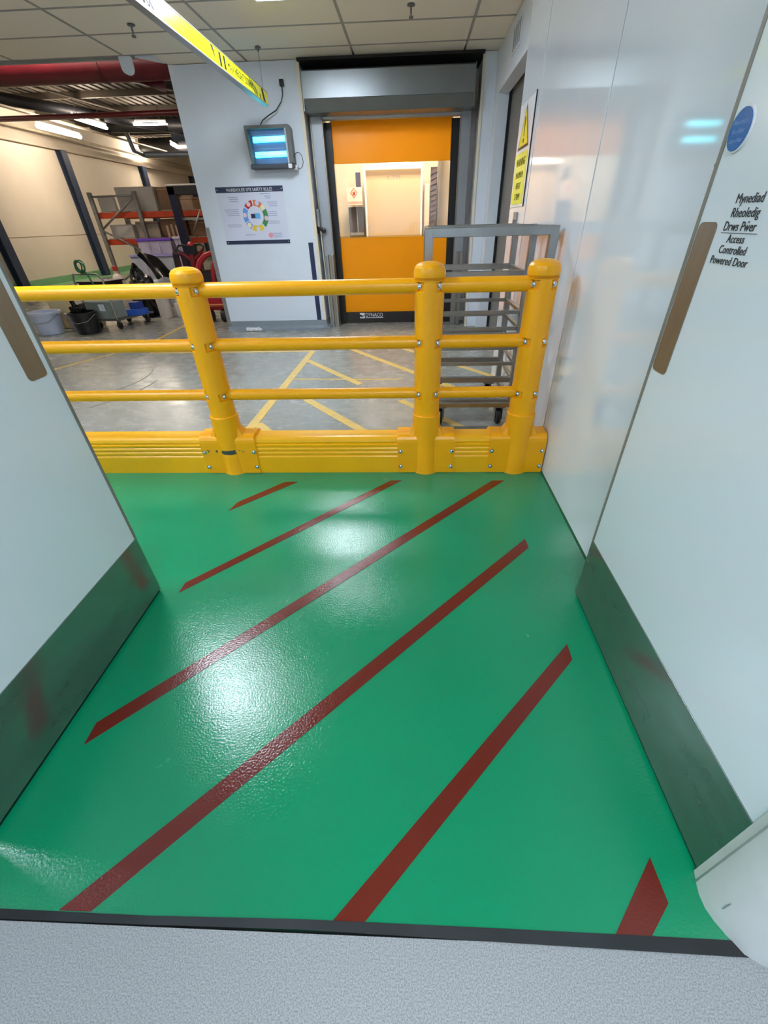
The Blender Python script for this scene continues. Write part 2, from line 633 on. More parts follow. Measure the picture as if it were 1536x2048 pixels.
# ------------------------------------------------------------------ back wall: pillar, recess, lintel
YW = 6.756
wb = MB()
wb.box(-2.745, -1.276, YW, 7.5, 0, ZC)
wb.box(0.786, XS + 0.1, YW, 7.5, 0, ZC)
wbo = struct(wb.build('wall_back', paint))
wr2 = MB()
wr2.box(-1.276, 0.786, 7.3, 7.45, 2.34, ZC + 0.03)
wr2.box(-1.276, -1.10, 7.22, 7.45, 0, 2.34)
wr2.box(0.60, 0.786, 7.22, 7.45, 0, 2.34)
struct(wr2.build('wall_back', paint))
# pale upright cover strips at the edges of the recess
struct(MB().box(-1.30, -1.262, YW - 0.012, YW + 0.03, 0.115, ZC).build('trim_2', warmw))
struct(MB().box(0.772, 0.80, YW - 0.012, YW + 0.03, 0, ZC).build('trim_3', warmw))
struct(MB().box(-2.752, -2.70, YW - 0.012, YW + 0.25, 0.0, 1.255, 0.002).build('trim_4', galv))
struct(MB().box(-1.395, -1.332, YW - 0.004, YW, 0.115, 1.062).build('trim_5', navy))
cov = mat('grey_coving', '818A93', 0.3, var=0.04)
prof = [(YW, 0.118), (YW - 0.006, 0.118), (YW - 0.012, 0.05), (YW - 0.035, 0.015), (YW - 0.10, 0.002), (YW - 0.10, -0.001), (YW, -0.001)]
struct(MB().prism(prof, 'X', -2.745, -1.30).build('baseboard_back', cov))
struct(MB().prism([(-1.30, 0.0), (-1.30, 0.118), (-1.262, 0.118), (-1.25, 0.04), (-1.2, 0.0)], 'Y', YW - 0.02, 7.1).build('baseboard_back', cov))
# a crumple of white film lying on the coving
cr = MB()
for k in range(7):
    x = -2.45 + 0.03 * k
    cr.box(x, x + 0.045, 6.64, 6.69, 0.005, 0.03 + 0.02 * random.random(), 0.004,
           m=Matrix.Translation((x, 6.66, 0)) @ Matrix.Rotation(random.uniform(-.5, .5), 4, 'Z') @ Matrix.Translation((-x, -6.66, 0)))
tag(cr.build('plastic_film', signw), 'scrap of crumpled white film on the floor under the poster', 'film')

struct(MB().box(-1.276, 0.786, 6.70, 7.3, ZC - 0.02, ZC + 0.004).build('recess_shade_sheet', mat('recess_shadow_gap', '2A2A2B', 0.8)))  # dark sheet painted as the shade between housing and ceiling

# ------------------------------------------------------------------ roller door in the recess
rd = thing('roller_door', 'high speed roller door with orange curtain and clear window', 'roller door', (-0.25, 7.1, 0))
hm = mat('housing_metal', '84898C', 0.34, 0.75, var=0.05, vscale=3, bump=0.006, bscale=2.0)
MB().prism([(6.62, 2.405), (6.62, 2.618), (6.64, 2.632), (7.2, 2.632), (7.2, 2.30), (6.68, 2.30)], 'X', -1.228, 0.69).build('housing', hm, rd)
hl = mat('housing_dark', '6E7170', 0.45, 0.5, var=0.04)
MB().prism([(6.615, 2.40), (6.672, 2.303), (6.68, 2.295), (6.69, 2.31), (6.63, 2.41)], 'X', -1.222, 0.684).build('housing_lip', hl, rd)
for x in (-1.228, 0.688):
    MB().box(x - 0.004, x + 0.006, 6.612, 7.2, 2.30, 2.634, 0.001).build('end_plate', hm, rd)
MB().tube([(-1.19, 7.0, 2.30), (0.66, 7.0, 2.30)], 0.032, 14).build('roller_tube', alu, rd)
gm = mat('guide_metal', '9EA3AA', 0.4, 0.5, var=0.03)
for sx, xa, xb in ((-1, -1.225, -1.10), (1, 0.585, 0.70)):
    g = MB().box(xa, xb, 6.93, 7.16, 0, 2.33, 0.003).build('side_guide', gm, rd)
    xi = xb if sx < 0 else xa
    MB().box(min(xi, xi + 0.012 * -sx), max(xi, xi + 0.012 * -sx), 6.93, 7.0, 0, 2.27).build('guide_lip', platem, g)
MB().box(-1.10, -1.012, 7.10, 7.15, 0.0, 2.27).build('guide_seal', black, rd)
MB().box(0.487, 0.586, 7.10, 7.15, 0.0, 2.27).build('guide_seal', black, rd)


def curtain(z0, z1, m, name, x0=-1.03, x1=0.50):
    b = MB()
    n = 24
    for i in range(n):
        xa, xb = x0 + (x1 - x0) * i / n, x0 + (x1 - x0) * (i + 1) / n
        ya, yb = [7.175 + 0.006 * math.sin(4 * x + z0) for x in (xa, xb)]
        b.hexa([(xa, ya, z0), (xb, yb, z0), (xb, yb + .004, z0), (xa, ya + .004, z0),
                (xa, ya, z1), (xb, yb, z1), (xb, yb + .004, z1), (xa, ya + .004, z1)])
    return b.build(name, m, rd)


curtain(1.885, 2.32, orange, 'curtain_panel')
cp = curtain(0.14, 1.095, orange, 'curtain_panel')
for x in (-1.03, 0.485):
    MB().box(x, x + 0.018, 7.163, 7.168, 1.885, 2.28).build('curtain_hem', orange_e, rd)
    MB().box(x, x + 0.018, 7.163, 7.168, 0.14, 1.095).build('curtain_hem', orange_e, rd)
# clear vision panel
gl = bpy.data.materials.new('clear_vinyl')
gl.use_nodes = True
N, L = gl.node_tree.nodes, gl.node_tree.links
for n in list(N):
    if n.type != 'OUTPUT_MATERIAL':
        N.remove(n)
tr, gs, mxs = N.new('ShaderNodeBsdfTransparent'), N.new('ShaderNodeBsdfGlossy'), N.new('ShaderNodeMixShader')
fr = N.new('ShaderNodeTexNoise')
fr.inputs['Scale'].default_value = 2
gs.inputs['Roughness'].default_value = 0.05
mr = N.new('ShaderNodeMapRange')
mr.inputs[3].default_value = 0.05
mr.inputs[4].default_value = 0.11
L.new(fr.outputs['Fac'], mr.inputs[0])
L.new(mr.outputs[0], mxs.inputs[0])
L.new(tr.outputs[0], mxs.inputs[1])
L.new(gs.outputs[0], mxs.inputs[2])
L.new(mxs.outputs[0], N['Material Output'].inputs[0])
tr.inputs[0].default_value = (0.98, 0.97, 0.95, 1)
curtain(1.09, 1.89, gl, 'vision_window')
MB().box(-1.03, 0.50, 7.17, 7.19, 1.10, 1.107).build('window_hem', orange_e, rd)
# black bottom bar sagging in the middle
bb = MB()
n = 20
for i in range(n):
    xa, xb = -1.04 + 1.54 * i / n, -1.04 + 1.54 * (i + 1) / n
    def yb_(x):
        return 7.13 - 0.012 * math.sin((x + 1.04) / 1.54 * PI)
    bb.hexa([(xa, yb_(xa), .005), (xb, yb_(xb), .005), (xb, 7.2, .005), (xa, 7.2, .005),
             (xa, yb_(xa) + .01, .148), (xb, yb_(xb) + .01, .148), (xb, 7.2, .148), (xa, 7.2, .148)])
bar = bb.build('bottom_bar', blackp, rd)
lg = mat('logo_white', 'E8E8EE', 0.5)
text('lettering', 'DYNACO', 0.075, (-0.715, 7.118, 0.086), (1, 0, 0), (0, 0, 1), lg, bar, sx=0.86, space=0.95)
MB().box(-0.712, -0.44, 7.119, 7.121, 0.067, 0.076).build('underline', lg, bar)
mk = MB()
mk.prism([(-0.80, 0.148 - .008), (-0.725, 0.148 - .008), (-0.725, 0.118), (-0.755, 0.10), (-0.785, 0.118), (-0.80, 0.122)], 'Y', 7.118, 7.121)
mk.prism([(-0.80, 0.092), (-0.77, 0.082), (-0.74, 0.098), (-0.725, 0.104), (-0.725, 0.066), (-0.80, 0.066)], 'Y', 7.118, 7.121)
mk.build('emblem', lg, bar)
# steel guards on the floor either side
for x0, x1, lb in ((-1.195, -1.09, 'polished steel corner guard at the left foot of the roller door'),
                   (0.60, 0.70, 'polished steel corner guard at the right foot of the roller door')):
    t = thing('door_guard', lb, 'guard', ((x0 + x1) / 2, 6.88, 0), 'steel guards beside the roller door')
    MB().box(x0, x0 + 0.035, 6.86, 6.92, 0, 0.915, 0.006, 2).build('rail', steel2, t)
    MB().box(x1 - 0.035, x1, 6.86, 6.92, 0, 0.915, 0.006, 2).build('rail', steel2, t)
    MB().box(x0 + 0.03, x1 - 0.03, 6.89, 6.91, 0, 0.915, 0.002).build('web', platem, t)
# isolator box with cable glands on the recess edge
t = thing('isolator_box', 'grey control box with black knobs on the left edge of the roller door recess', 'switch', (-1.24, 6.9, 1.3))
MB().box(-1.262, -1.23, 6.86, 6.93, 1.24, 1.42, 0.004).build('box', grey, t)
MB().box(-1.262, -1.229, 6.84, 6.93, 1.225, 1.30, 0.004).build('cover', alu, t)
MB().lathe([(0.004, -0.02), (0.03, -0.012), (0.034, 0.0), (0.03, 0.02)], -1.19, 6.86, 1.19, 16, 'Y').build('knob', blackp, t)
MB().box(-1.27, -1.245, 6.84, 6.9, 1.16, 1.24, 0.004).build('gland', blackp, t)
MB().tube([(-1.235, 6.9, 1.18), (-1.235, 6.9, 1.05), (-1.225, 6.93, 0.2), (-1.225, 6.95, 0.0)], 0.008, 8).build('conduit', warmw, t)
MB().tube([(-1.235, 6.95, 1.42), (-1.235, 6.95, 2.3)], 0.01, 8).build('conduit', warmw, t)

# ------------------------------------------------------------------ room beyond the curtain
rm = MB()
rm.box(-2.2, -2.15, 7.5, 9.3, 0, 2.9)
rm.box(1.4, 1.45, 7.5, 9.3, 0, 2.9)
rm.box(-2.2, 1.45, 9.3, 9.35, 0, 2.9)
struct(rm.build('wall_far', warmw))
struct(MB().box(-2.2, 1.45, 7.46, 9.35, 2.7, 2.75).build('ceiling', warmw))
t = thing('ceiling_light', 'warm ceiling light glimpsed through the roller door window', 'ceiling light', (-0.3, 8.2, 2.68))
MB().box(-0.9, 0.3, 7.9, 8.4, 2.66, 2.7).build('diffuser', emit('room_lamp', (1.0, 0.88, 0.70), ROOM_E), t)
d3 = struct(MB().box(-0.80, 0.17, 9.0, 9.06, 0, 1.955, 0.004).build('door_3', mat('beige_door', 'CDB38E', 0.12, var=0.03, vscale=2, bump=0.02, bscale=3)))
text('lettering', 'KTM', 0.085, (-0.42, 8.998, 1.82), (1, 0, 0), (0, 0, 1), mat('faint_grey_print', '9A8C82', 0.5), d3, sx=1.3)
MB().box(-0.80, -0.765, 8.93, 9.0, 0, 2.03, 0.01, 2).build('door_post', signw, d3)
MB().box(0.14, 0.175, 8.93, 9.0, 0, 2.03, 0.01, 2).build('door_post', signw, d3)
MB().prism([(-0.765, 1.955), (-0.3, 1.965), (0.14, 1.955), (0.14, 2.0), (-0.1, 2.035), (-0.45, 2.035), (-0.765, 1.99)], 'Y', 8.9, 8.98).build('light_strip', emit('strip_glow', (1.0, 0.93, 0.78), 1.3), d3)
t = thing('storage_cabinet', 'dark slatted cabinet seen low left through the roller door window', 'cabinet', (-0.95, 9.15, 0))
MB().box(-1.10, -0.84, 9.05, 9.28, 0, 1.48, 0.006).build('body', mat('cabinet_dark', '4A464A', 0.4), t)
MB().box(-1.09, -0.85, 9.03, 9.05, 1.08, 1.12).build('rail', grey, t)
MB().box(-0.96, -0.945, 9.03, 9.05, 1.12, 1.48).build('rail', grey, t)
MB().box(-0.94, -0.86, 9.0, 9.04, 1.7, 1.93).build('upper_panel', mat('indigo_panel', '4B4660', 0.4), t)
t = thing('danger_sign', 'pale sign with red diamond and red lettering beyond the curtain', 'sign', (-0.97, 8.95, 1.5))
MB().box(-1.10, -0.84, 8.94, 8.95, 1.50, 1.74, 0.003).build('plate', mat('sign_pink', 'F0DCC8', 0.4), t)
rs = mat('sign_red', 'C0403A', 0.5)
dm = MB()
c = Vector((-0.975, 1.665))
for k in range(4):
    a0, a1 = PI / 2 * k, PI / 2 * (k + 1)
    A, B = Vector((math.cos(a0), math.sin(a0) * 1.1)), Vector((math.cos(a1), math.sin(a1) * 1.1))
    dm.prism([tuple(c + A * .062), tuple(c + B * .062), tuple(c + B * .05), tuple(c + A * .05)], 'Y', 8.937, 8.94)
dm.prism([tuple(c + Vector(p)) for p in ((-.018, -.03), (.018, -.03), (.022, .0), (.006, .03), (0, .005), (-.02, .02))], 'Y', 8.937, 8.94)
dm.build('symbol', rs, t)
text('lettering', 'DANGEROUS', 0.045, (-1.09, 8.938, 1.52), (1, 0, 0), (0, 0, 1), rs, t, sx=0.88)
t = thing('machine_cabinet', 'cream machine panel with dark ribbed strip at the right of the window', 'cabinet', (0.35, 9.1, 0))
MB().box(0.20, 0.30, 9.0, 9.25, 0, 1.76, 0.02, 2).build('panel', warmw, t)
rb = mat('ribbed_brown', '6B5A55', 0.5, var=0.25, vscale=10)
for k in range(22):
    z = 0.4 + 0.07 * k
    MB().hexa([(0.31, 9.0, z), (0.41, 9.0, z + .04), (0.41, 9.03, z + .04), (0.31, 9.03, z),
               (0.31, 9.0, z + .052), (0.41, 9.0, z + .092), (0.41, 9.03, z + .092), (0.31, 9.03, z + .052)]).build('rib', rb, t)
MB().box(0.305, 0.415, 9.03, 9.06, 0, 1.97).build('backing', mat('brown_back', '4B403E', 0.5), t)
MB().box(0.43, 0.46, 8.98, 9.25, 0, 2.2, 0.004).build('post', galv, t)

# ------------------------------------------------------------------ fly killer, cable and socket
fk = thing('fly_killer', 'wall mounted electric insect killer with four glowing cyan tubes', 'insect killer', (-1.69, YW, 1.83))
x0, x1, z0, z1 = -1.965, -1.425, 1.825, 2.205
fr_ = MB()
fr_.prism([(x0 + .0, z1), (x0, z1 - .03), (x0 + .02, z0 + .04), (x0 + .05, z0 + .04), (x0 + .03, z1 - .03), (x1 - .05, z1 - .03),
           (x1 - .05, z0 + .04), (x1 - 0.0, z0 + .04), (x1, z1 - .03), (x1 - .02, z1)], 'Y', 6.62, YW - 0.002)
fr_.build('frame', dgrey, fk)
refl = mat('reflector', '56688C', 0.35, 0.6, var=0.05)
MB().box(x0 + .03, x1 - .04, 6.70, 6.72, z0 + .03, z1 - .02).build('reflector', refl, fk)
MB().box(x0 + .01, x1 + .005, 6.60, 6.75, z0 - .01, z0 + .035, 0.006).build('catch_tray', mat('tray_dark', '3B3F49', 0.4), fk)
MB().box(x1 - .07, x1 - .045, 6.61, 6.70, z0 + .03, z1 - .03, 0.004).build('side_rail', alu, fk)
cyan = emit('uv_tube', (0.022, 0.42, 0.5), 6.0)
for z, r in ((2.10, 0.010), (2.073, 0.017), (1.965, 0.010), (1.938, 0.017)):
    MB().tube([(x0 + .075, 6.665, z), (x1 - .075, 6.665, z + 0.004)], r, 10).build('lamp_tube', cyan, fk)
wire = MB()
for k in range(6):
    z = z0 + .055 + k * 0.06
    wire.tube([(x0 + .03, 6.635, z), (x1 - .05, 6.635, z)], 0.0012, 4)
wire.build('guard_wires', alu, fk)['kind'] = 'stuff'
MB().box(x1 - .065, x1 - .02, 6.58, 6.60, z0 - .012, z0 + .03, 0.003).build('switch_cover', signw, fk)
lp = [(x1 + 0.05 + 0.055 * math.cos(a), 6.66, z0 + 0.06 + 0.075 * math.sin(a)) for a in [math.radians(200 - 17 * k) for k in range(20)]]
MB().tube(lp, 0.0035, 6).build('cable_loop', blackp, fk)
MB().box(x1 - 0.02, x1 + 0.03, 6.66, 6.75, z0 - 0.02, z0 + 0.02, 0.004).build('cable_box', signw, fk)
sk = thing('wall_socket', 'small grey plug socket high on the white pillar with a black plug', 'socket', (-1.475, YW, 2.57))
MB().box(-1.515, -1.435, YW - 0.012, YW, 2.54, 2.62, 0.003).build('back_plate', signw, sk)
MB().box(-1.50, -1.45, YW - 0.055, YW - 0.012, 2.525, 2.585, 0.008, 2).build('plug', blackp, sk)
tag(MB().tube([(-1.475, 6.71, 2.53), (-1.475, 6.70, 2.46), (-1.50, 6.69, 2.40), (-1.57, 6.68, 2.33), (-1.66, 6.67, 2.29), (-1.74, 6.67, 2.25), (-1.79, 6.67, 2.20)], 0.006, 8).build('power_cable', blackp),
    'thin black cable curving from the socket down to the insect killer', 'cable')

# ------------------------------------------------------------------ poster
po = thing('safety_poster', 'white safety rules poster with navy header and ring of coloured icons', 'poster', (-2.07, YW, 1.06))
X0, X1, Z0, Z1 = -2.505, -1.637, 1.062, 1.665
pm = mat('poster_paper', 'D5D9EA', 0.35, var=0.01)
MB().box(X0, X1, YW - 0.004, YW - 0.0005, Z0, Z1).build('sheet', pm, po)
pn = mat('poster_navy', '1D2748', 0.35)
MB().box(X0, X1, YW - 0.0055, YW - 0.004, Z1 - 0.058, Z1).build('header', pn, po)
MB().box(X0, X1, YW - 0.0055, YW - 0.004, Z0, Z0 + 0.042).build('footer', pn, po)
text('lettering', 'WAREHOUSE SITE SAFETY RULES', 0.047, ((X0 + X1) / 2 - 0.0, YW - 0.0058, Z1 - 0.048), (1, 0, 0), (0, 0, 1), signw, po, 'CENTER', sx=0.86)
for (x, z) in ((X0 + .02, Z1 - .03), (X1 - .02, Z1 - .03), (X0 + .02, Z0 + .02), (X1 - .02, Z0 + .02)):
    MB().lathe([(0.001, -0.008), (0.006, -0.007), (0.006, -0.004)], x, YW, z, 10, 'Y').build('screw', bolt_m, po)
cx, cz = -2.045, 1.365
ring_cols = [('C0242C', 98, 140), ('E07A3A', 50, 92), ('E8D25A', 30, 48), ('3E8A4A', -48, 26), ('E8C63A', -118, -56), ('8FA6DA', -152, -122), ('5C9BE8', 146, 205)]
for i, (c, a0, a1) in enumerate(ring_cols):
    o_, i_ = [], []
    for k in range(9):
        t_ = math.radians(a0 + (a1 - a0) * k / 8)
        o_.append((cx + .165 * math.cos(t_), cz + .165 * math.sin(t_)))
        i_.append((cx + .105 * math.cos(t_), cz + .105 * math.sin(t_)))
    MB().prism(o_ + i_[::-1], 'Y', YW - 0.0055, YW - 0.004).build('ring_segment', mat('ring_' + c, c, 0.4), po)
    tm_ = math.radians((a0 + a1) / 2)
    MB().lathe([(0.001, -0.0068), (0.026, -0.0068), (0.026, -0.0055)], cx + .14 * math.cos(tm_), YW, cz + .14 * math.sin(tm_), 14, 'Y').build('icon_disc', mat('icon_' + str(i % 3), ['E6C8D4', 'C8D2F0', 'F0E6C0'][i % 3], 0.4), po)
MB().box(cx - .06, cx - .005, YW - 0.0055, YW - 0.004, cz - .025, cz + .022).build('centre_block', pn, po)
MB().box(cx - .005, cx + .06, YW - 0.0055, YW - 0.004, cz - .03, cz + .028).build('centre_block', mat('sky_blue', '62B4EE', 0.4), po)
gp = mat('poster_text', 'A9AECB', 0.5)
for x, z, w, nn in ((-2.30, 1.555, .13, 3), (-2.35, 1.43, .19, 4), (-2.35, 1.27, .19, 2), (-1.88, 1.585, .14, 1), (-1.85, 1.56, .08, 2),
                    (-1.80, 1.50, .13, 3), (-1.83, 1.40, .15, 3), (-1.82, 1.30, .16, 2), (-2.16, 1.16, .13, 1), (-1.80, 1.17, .14, 3)):
    b = MB()
    for k in range(nn):
        b.box(x - w / 2 + 0.01 * k, x + w / 2, YW - 0.005, YW - 0.004, z - .02 * k, z - .02 * k + .009)
    b.build('text_block', gp, po)
MB().lathe([(0.001, -0.0055), (0.03, -0.0055), (0.03, -0.004)], -1.885, YW, 1.155, 14, 'Y').build('icon_disc', mat('pink_icon', 'E59AA6', 0.4), po)

# ------------------------------------------------------------------ hanging yellow height bar
hb = thing('height_restriction_bar', 'long yellow height warning bar hanging from the ceiling on thin wires', 'height bar', (-1.56, 5.0, 2.3))
XB = -1.545
MB().box(XB - 0.05, XB, 3.1, 6.27, 2.302, 2.402, 0.003).build('beam', signy, hb)
MB().box(XB - 0.052, XB + 0.004, 3.1, 6.272, 2.294, 2.303, 0.001).build('lower_edge', alu, hb)
MB().box(XB - 0.052, XB + 0.002, 3.1, 6.272, 2.401, 2.407, 0.001).build('upper_edge', alu, hb)
bx = XB + 0.0012
text('lettering', 'MAX HEIGHT 2170MM', 0.07, (bx, 5.06, 2.33), (0, 1, 0), (0, 0, 1), ink, hb, sx=1.0)
def slash(ya, yb, z0_, z1_, w, w2=None):
    w2 = w if w2 is None else w2
    MB().hexa([(bx - .001, ya, z0_), (bx + .0006, ya, z0_), (bx + .0006, ya + w, z0_), (bx - .001, ya + w, z0_),
             (bx - .001, yb, z1_), (bx + .0006, yb, z1_), (bx + .0006, yb + w2, z1_), (bx - .001, yb + w2, z1_)]).build('marking', ink, hb)


slash(4.765, 4.70, 2.335, 2.395, 0.008, 0.05)
slash(4.865, 4.865, 2.312, 2.392, 0.042)
slash(4.965, 4.965, 2.312, 2.392, 0.042)
slash(5.80, 5.64, 2.31, 2.395, 0.02)
slash(5.86, 5.71, 2.31, 2.39, 0.02)
slash(5.87, 5.80, 2.33, 2.37, 0.02)
slash(5.965, 5.945, 2.31, 2.34, 0.025)
slash(6.09, 6.04, 2.31, 2.395, 0.06)
text('lettering', 'MAX', 0.08, (bx, 3.62, 2.318), (0, 1, 0), (0, 0, 1), ink, hb)
for y in (6.2, 3.3):
    MB().tube([(XB - 0.02, y, 2.405), (XB - 0.04, y + 0.11, ZC - 0.01)], 0.002, 5).build('hanging_wire', dgrey, hb)
    MB().lathe([(0.03, 0.0), (0.032, -0.008), (0.012, -0.014), (0.006, -0.03)], XB - 0.04, y + 0.11, ZC, 12).build('wire_anchor', dgrey, hb)

# ------------------------------------------------------------------ warning sign and switch plate on the right wall
wsn = thing('warning_sign', 'tall white warning sign with yellow triangle and yellow text block on the right wall', 'sign', (XW, 4.08, 1.34))
MB().box(XW - 0.006, XW, 3.845, 4.32, 1.335, 1.925, 0.002).build('board', signw, wsn)
MB().box(XW - 0.007, XW, 3.838, 3.846, 1.335, 1.93).build('edge_shadow', ink, wsn)  # black strip drawn as the shadow along the side of the board
xs = XW - 0.0065
yc = 4.085


def tri(yc, zc, h, w, m, x, nm):
    return MB().prism([(yc - w / 2, zc), (yc + w / 2, zc), (yc, zc + h)], 'X', x - 0.0008, x).build(nm, m, wsn)


tri(yc, 1.672, 0.235, 0.36, mat('sign_brown', '3A2A1C', 0.4), xs, 'triangle_border')
tri(yc, 1.688, 0.195, 0.295, mat('sign_amber', 'E8DC3C', 0.3), xs - 0.001, 'triangle')
MB().prism([(yc - .014, 1.84), (yc + .014, 1.84), (yc + .006, 1.738), (yc - .006, 1.738)], 'X', xs - 0.003, xs - 0.002).build('exclamation_mark', ink, wsn)
MB().prism([(yc - .013, 1.704), (yc + .013, 1.704), (yc + .013, 1.726), (yc - .013, 1.726)], 'X', xs - 0.003, xs - 0.002).build('exclamation_mark', ink, wsn)
MB().box(xs - 0.001, xs, 3.885, 4.285, 1.352, 1.652).build('text_panel', mat('sign_lime', 'E3E22C', 0.3), wsn)
for body, z, s_ in (('WARNING', 1.578, 0.062), ('MAXIMUM', 1.508, 0.052), ('HEIGHT', 1.445, 0.052), ('2170MM', 1.38, 0.055)):
    text('lettering', body, s_, (xs - 0.0015, yc, z), (0, -1, 0), (0, 0, 1), mat('sign_ink', '4A4414', 0.5), wsn, 'CENTER', sx=1.0 if body != 'HEIGHT' else 0.9)
sp = thing('switch_plate', 'small metal switch plate under the tall warning sign', 'switch', (XW, 4.05, 1.2))
MB().box(XW - 0.012, XW, 3.99, 4.11, 1.16, 1.305, 0.003).build('plate', alu, sp)
for k in range(3):
    MB().box(XW - 0.016, XW - 0.012, 4.0 + k * 0.036, 4.026 + k * 0.036, 1.215, 1.26, 0.002).build('button', dgrey, sp)

# ------------------------------------------------------------------ the pair of swing doors, open 90 degrees
XR, XL = 0.684, -1.085
edge_m = mat('door_edge', '7D7A72', 0.5, var=0.08)


def leaf(face, back, yh, name):
    s = 1 if back > face else -1
    a_, b_ = (face, back)
    lo, hi = min(a_, b_), max(a_, b_)
    o = struct(MB().box(lo, hi, yh, 1.262, 0.012, 2.25, 0.003).build(name, doorm))
    k0, k1 = (face - 0.0025, face + 0.001) if s > 0 else (face - 0.001, face + 0.0025)
    MB().box(k0, k1, yh, 1.2655, 0.014, 0.288, 0.0008).build('kick_plate', steel, o)
    e = MB()
    e.box(lo + 0.004, hi - 0.004, 1.262, 1.2685, 0.012, 2.25, 0.001)
    e.build('edge_strip', edge_m, o)
    return o


dr = leaf(XR, XR + 0.045, 0.345, 'door_2')
dl = leaf(XL, XL - 0.045, 0.36, 'door_1')
# gasket lines at the leading edges
MB().box(XR - 0.002, XR + 0.001, 1.2555, 1.2685, 0.288, 2.25, 0.0006).build('gasket', edge_m, dr)
MB().box(XL - 0.001, XL + 0.002, 1.2565, 1.2685, 0.288, 2.25, 0.0006).build('gasket', edge_m, dl)
MB().box(XR - 0.0022, XR + 0.01, 1.2565, 1.2705, 1.354, 1.360).build('latch_notch', edge_m, dr)
# floor seals
MB().box(XR + 0.004, XR + 0.04, 0.345, 1.26, 0.0, 0.014).build('floor_seal', black, dr)
MB().box(XL - 0.04, XL - 0.004, 0.36, 1.26, 0.0, 0.014).build('floor_seal', black, dl)


def round_plate(face, s, y0, y1, z0_, z1_, r=0.014):
    q = []
    for cy, cz_, a0 in ((y1 - r, z1_ - r, 0), (y0 + r, z1_ - r, 90), (y0 + r, z0_ + r, 180), (y1 - r, z0_ + r, 270)):
        for k in range(5):
            t_ = math.radians(a0 + 22.5 * k)
            q.append((cy + r * math.cos(t_), cz_ + r * math.sin(t_)))
    xa, xb = sorted((face, face + s * 0.0018))
    return MB().prism(q, 'X', xa, xb)


round_plate(XR, -1, 1.178, 1.2505, 0.918, 1.254).build('push_plate', platem, dr)
round_plate(XL, 1, 1.165, 1.238, 0.925, 1.262).build('push_plate', platem, dl)
tx = XR - 0.001
for body, y, z in (('Mynediad', 1.100, 1.286), ('Rheoledig', 1.098, 1.2625), ('Drws Pwer', 1.1, 1.239)):
    text('lettering', body, 0.0235, (tx, y, z), (0, -1, 0), (0, 0, 1), ink, dr, 'CENTER', sx=0.98, shear=0.0, depth=0.0003)
for body, y, z in (('Access', 1.096, 1.218), ('Controlled', 1.094, 1.1985), ('Powered Door', 1.094, 1.1785)):
    text('lettering', body, 0.0215, (tx, y, z), (0, -1, 0), (0, 0, 1), ink, dr, 'CENTER', sx=0.98, depth=0.0003)
MB().prism([(1.0785, 1.2525), (1.0745, 1.2562), (1.0705, 1.2525), (1.0745, 1.2543)], 'X', tx - 0.0004, tx).build('circumflex', ink, dr)
MB().box(tx - 0.0004, tx, 1.036, 1.156, 1.2345, 1.2355).build('rule_line', ink, dr)
bs = thing('door_sign', 'round blue sign with white rim on the right door', 'sign', (XR, 1.219, 1.41))
MB().lathe([(0.001, -0.004), (0.0375, -0.004), (0.0385, -0.001), (0.0385, 0.0)], XR, 1.2145, 1.4095, 40, 'X').build('rim', signw, bs)
MB().lathe([(0.001, -0.0052), (0.0345, -0.0052), (0.0345, -0.004)], XR, 1.2145, 1.4095, 40, 'X').build('disc', signb, bs)
bt = mat('sign_pale_blue', '6E96D0', 0.3)
for body, z, s_ in (('Automatic', 1.418, 0.0115), ('fire door', 1.4035, 0.0115), ('keep clear', 1.389, 0.0105)):
    text('lettering', body, s_, (XR - 0.0053, 1.2145, z), (0, -1, 0), (0, 0, 1), bt, bs, 'CENTER', depth=0.0003)

# ------------------------------------------------------------------ doorway the camera stands in
foot = [(0.680, 0.345), (0.6735, 0.325), (0.668, 0.300), (0.6685, 0.276), (0.676, 0.255), (0.688, 0.234), (0.708, 0.203), (0.735, 0.188), (0.78, 0.17), (1.4, 0.16), (1.4, 0.345)]
jm = mat('jamb_white', 'D2D6D4', 0.4, var=0.05, vscale=7)
jr = struct(MB().prism(foot, 'Z', 0, 2.3, True).build('trim_6', jm))
MB().tube([(0.6735, 0.325, 0), (0.6735, 0.325, 2.3)], 0.0022, 6).build('crease_bead', jm, jr)
sc = MB()
for y, z, a_ in ((0.262, 0.062, .3),):
    sc.box(0.6712, 0.6745, y, y + 0.0012, z, z + 0.04)
sc.build('scuff', grey, jr)
struct(MB().prism([(-x - 0.41, y) for x, y in foot][::-1], 'Z', 0, 2.3, True).build('trim_7', jm))
nw = MB()
nw.box(1.4, 1.5, 0.16, 0.42, 0, ZC)
nw.box(-5.5, -1.6, 0.16, 0.345, 0, ZC)
nw.box(-1.6, 1.4, 0.16, 0.345, 2.3, ZC)
struct(nw.build('wall_near', paint))
struct(MB().box(1.3, 1.4, -3.2, 0.16, 0, 2.6).build('wall_corridor_right', paint))
struct(MB().box(-1.4, -1.3, -3.2, 0.16, 0, 2.6).build('wall_corridor_left', paint))
struct(MB().box(-1.4, 1.4, -3.3, -3.2, 0, 2.6).build('wall_corridor_end', paint))
struct(MB().box(-1.4, 1.4, -3.3, 0.16, 2.6, 2.65).build('ceiling', paint))
t = thing('ceiling_light', 'ceiling light panel of the corridor behind the open doors', 'ceiling light', (0, -1.1, 2.6))
MB().box(-0.3, 0.3, -1.7, -0.5, 2.585, 2.6).build('diffuser', emit('corridor_light', (0.9, 0.96, 1.0), CORR_E), t)

# ------------------------------------------------------------------ yellow guard barrier
YP = 2.375
PX = (-1.121, 0.087, 0.636)
RZ = (1.011, 0.751, 0.481)


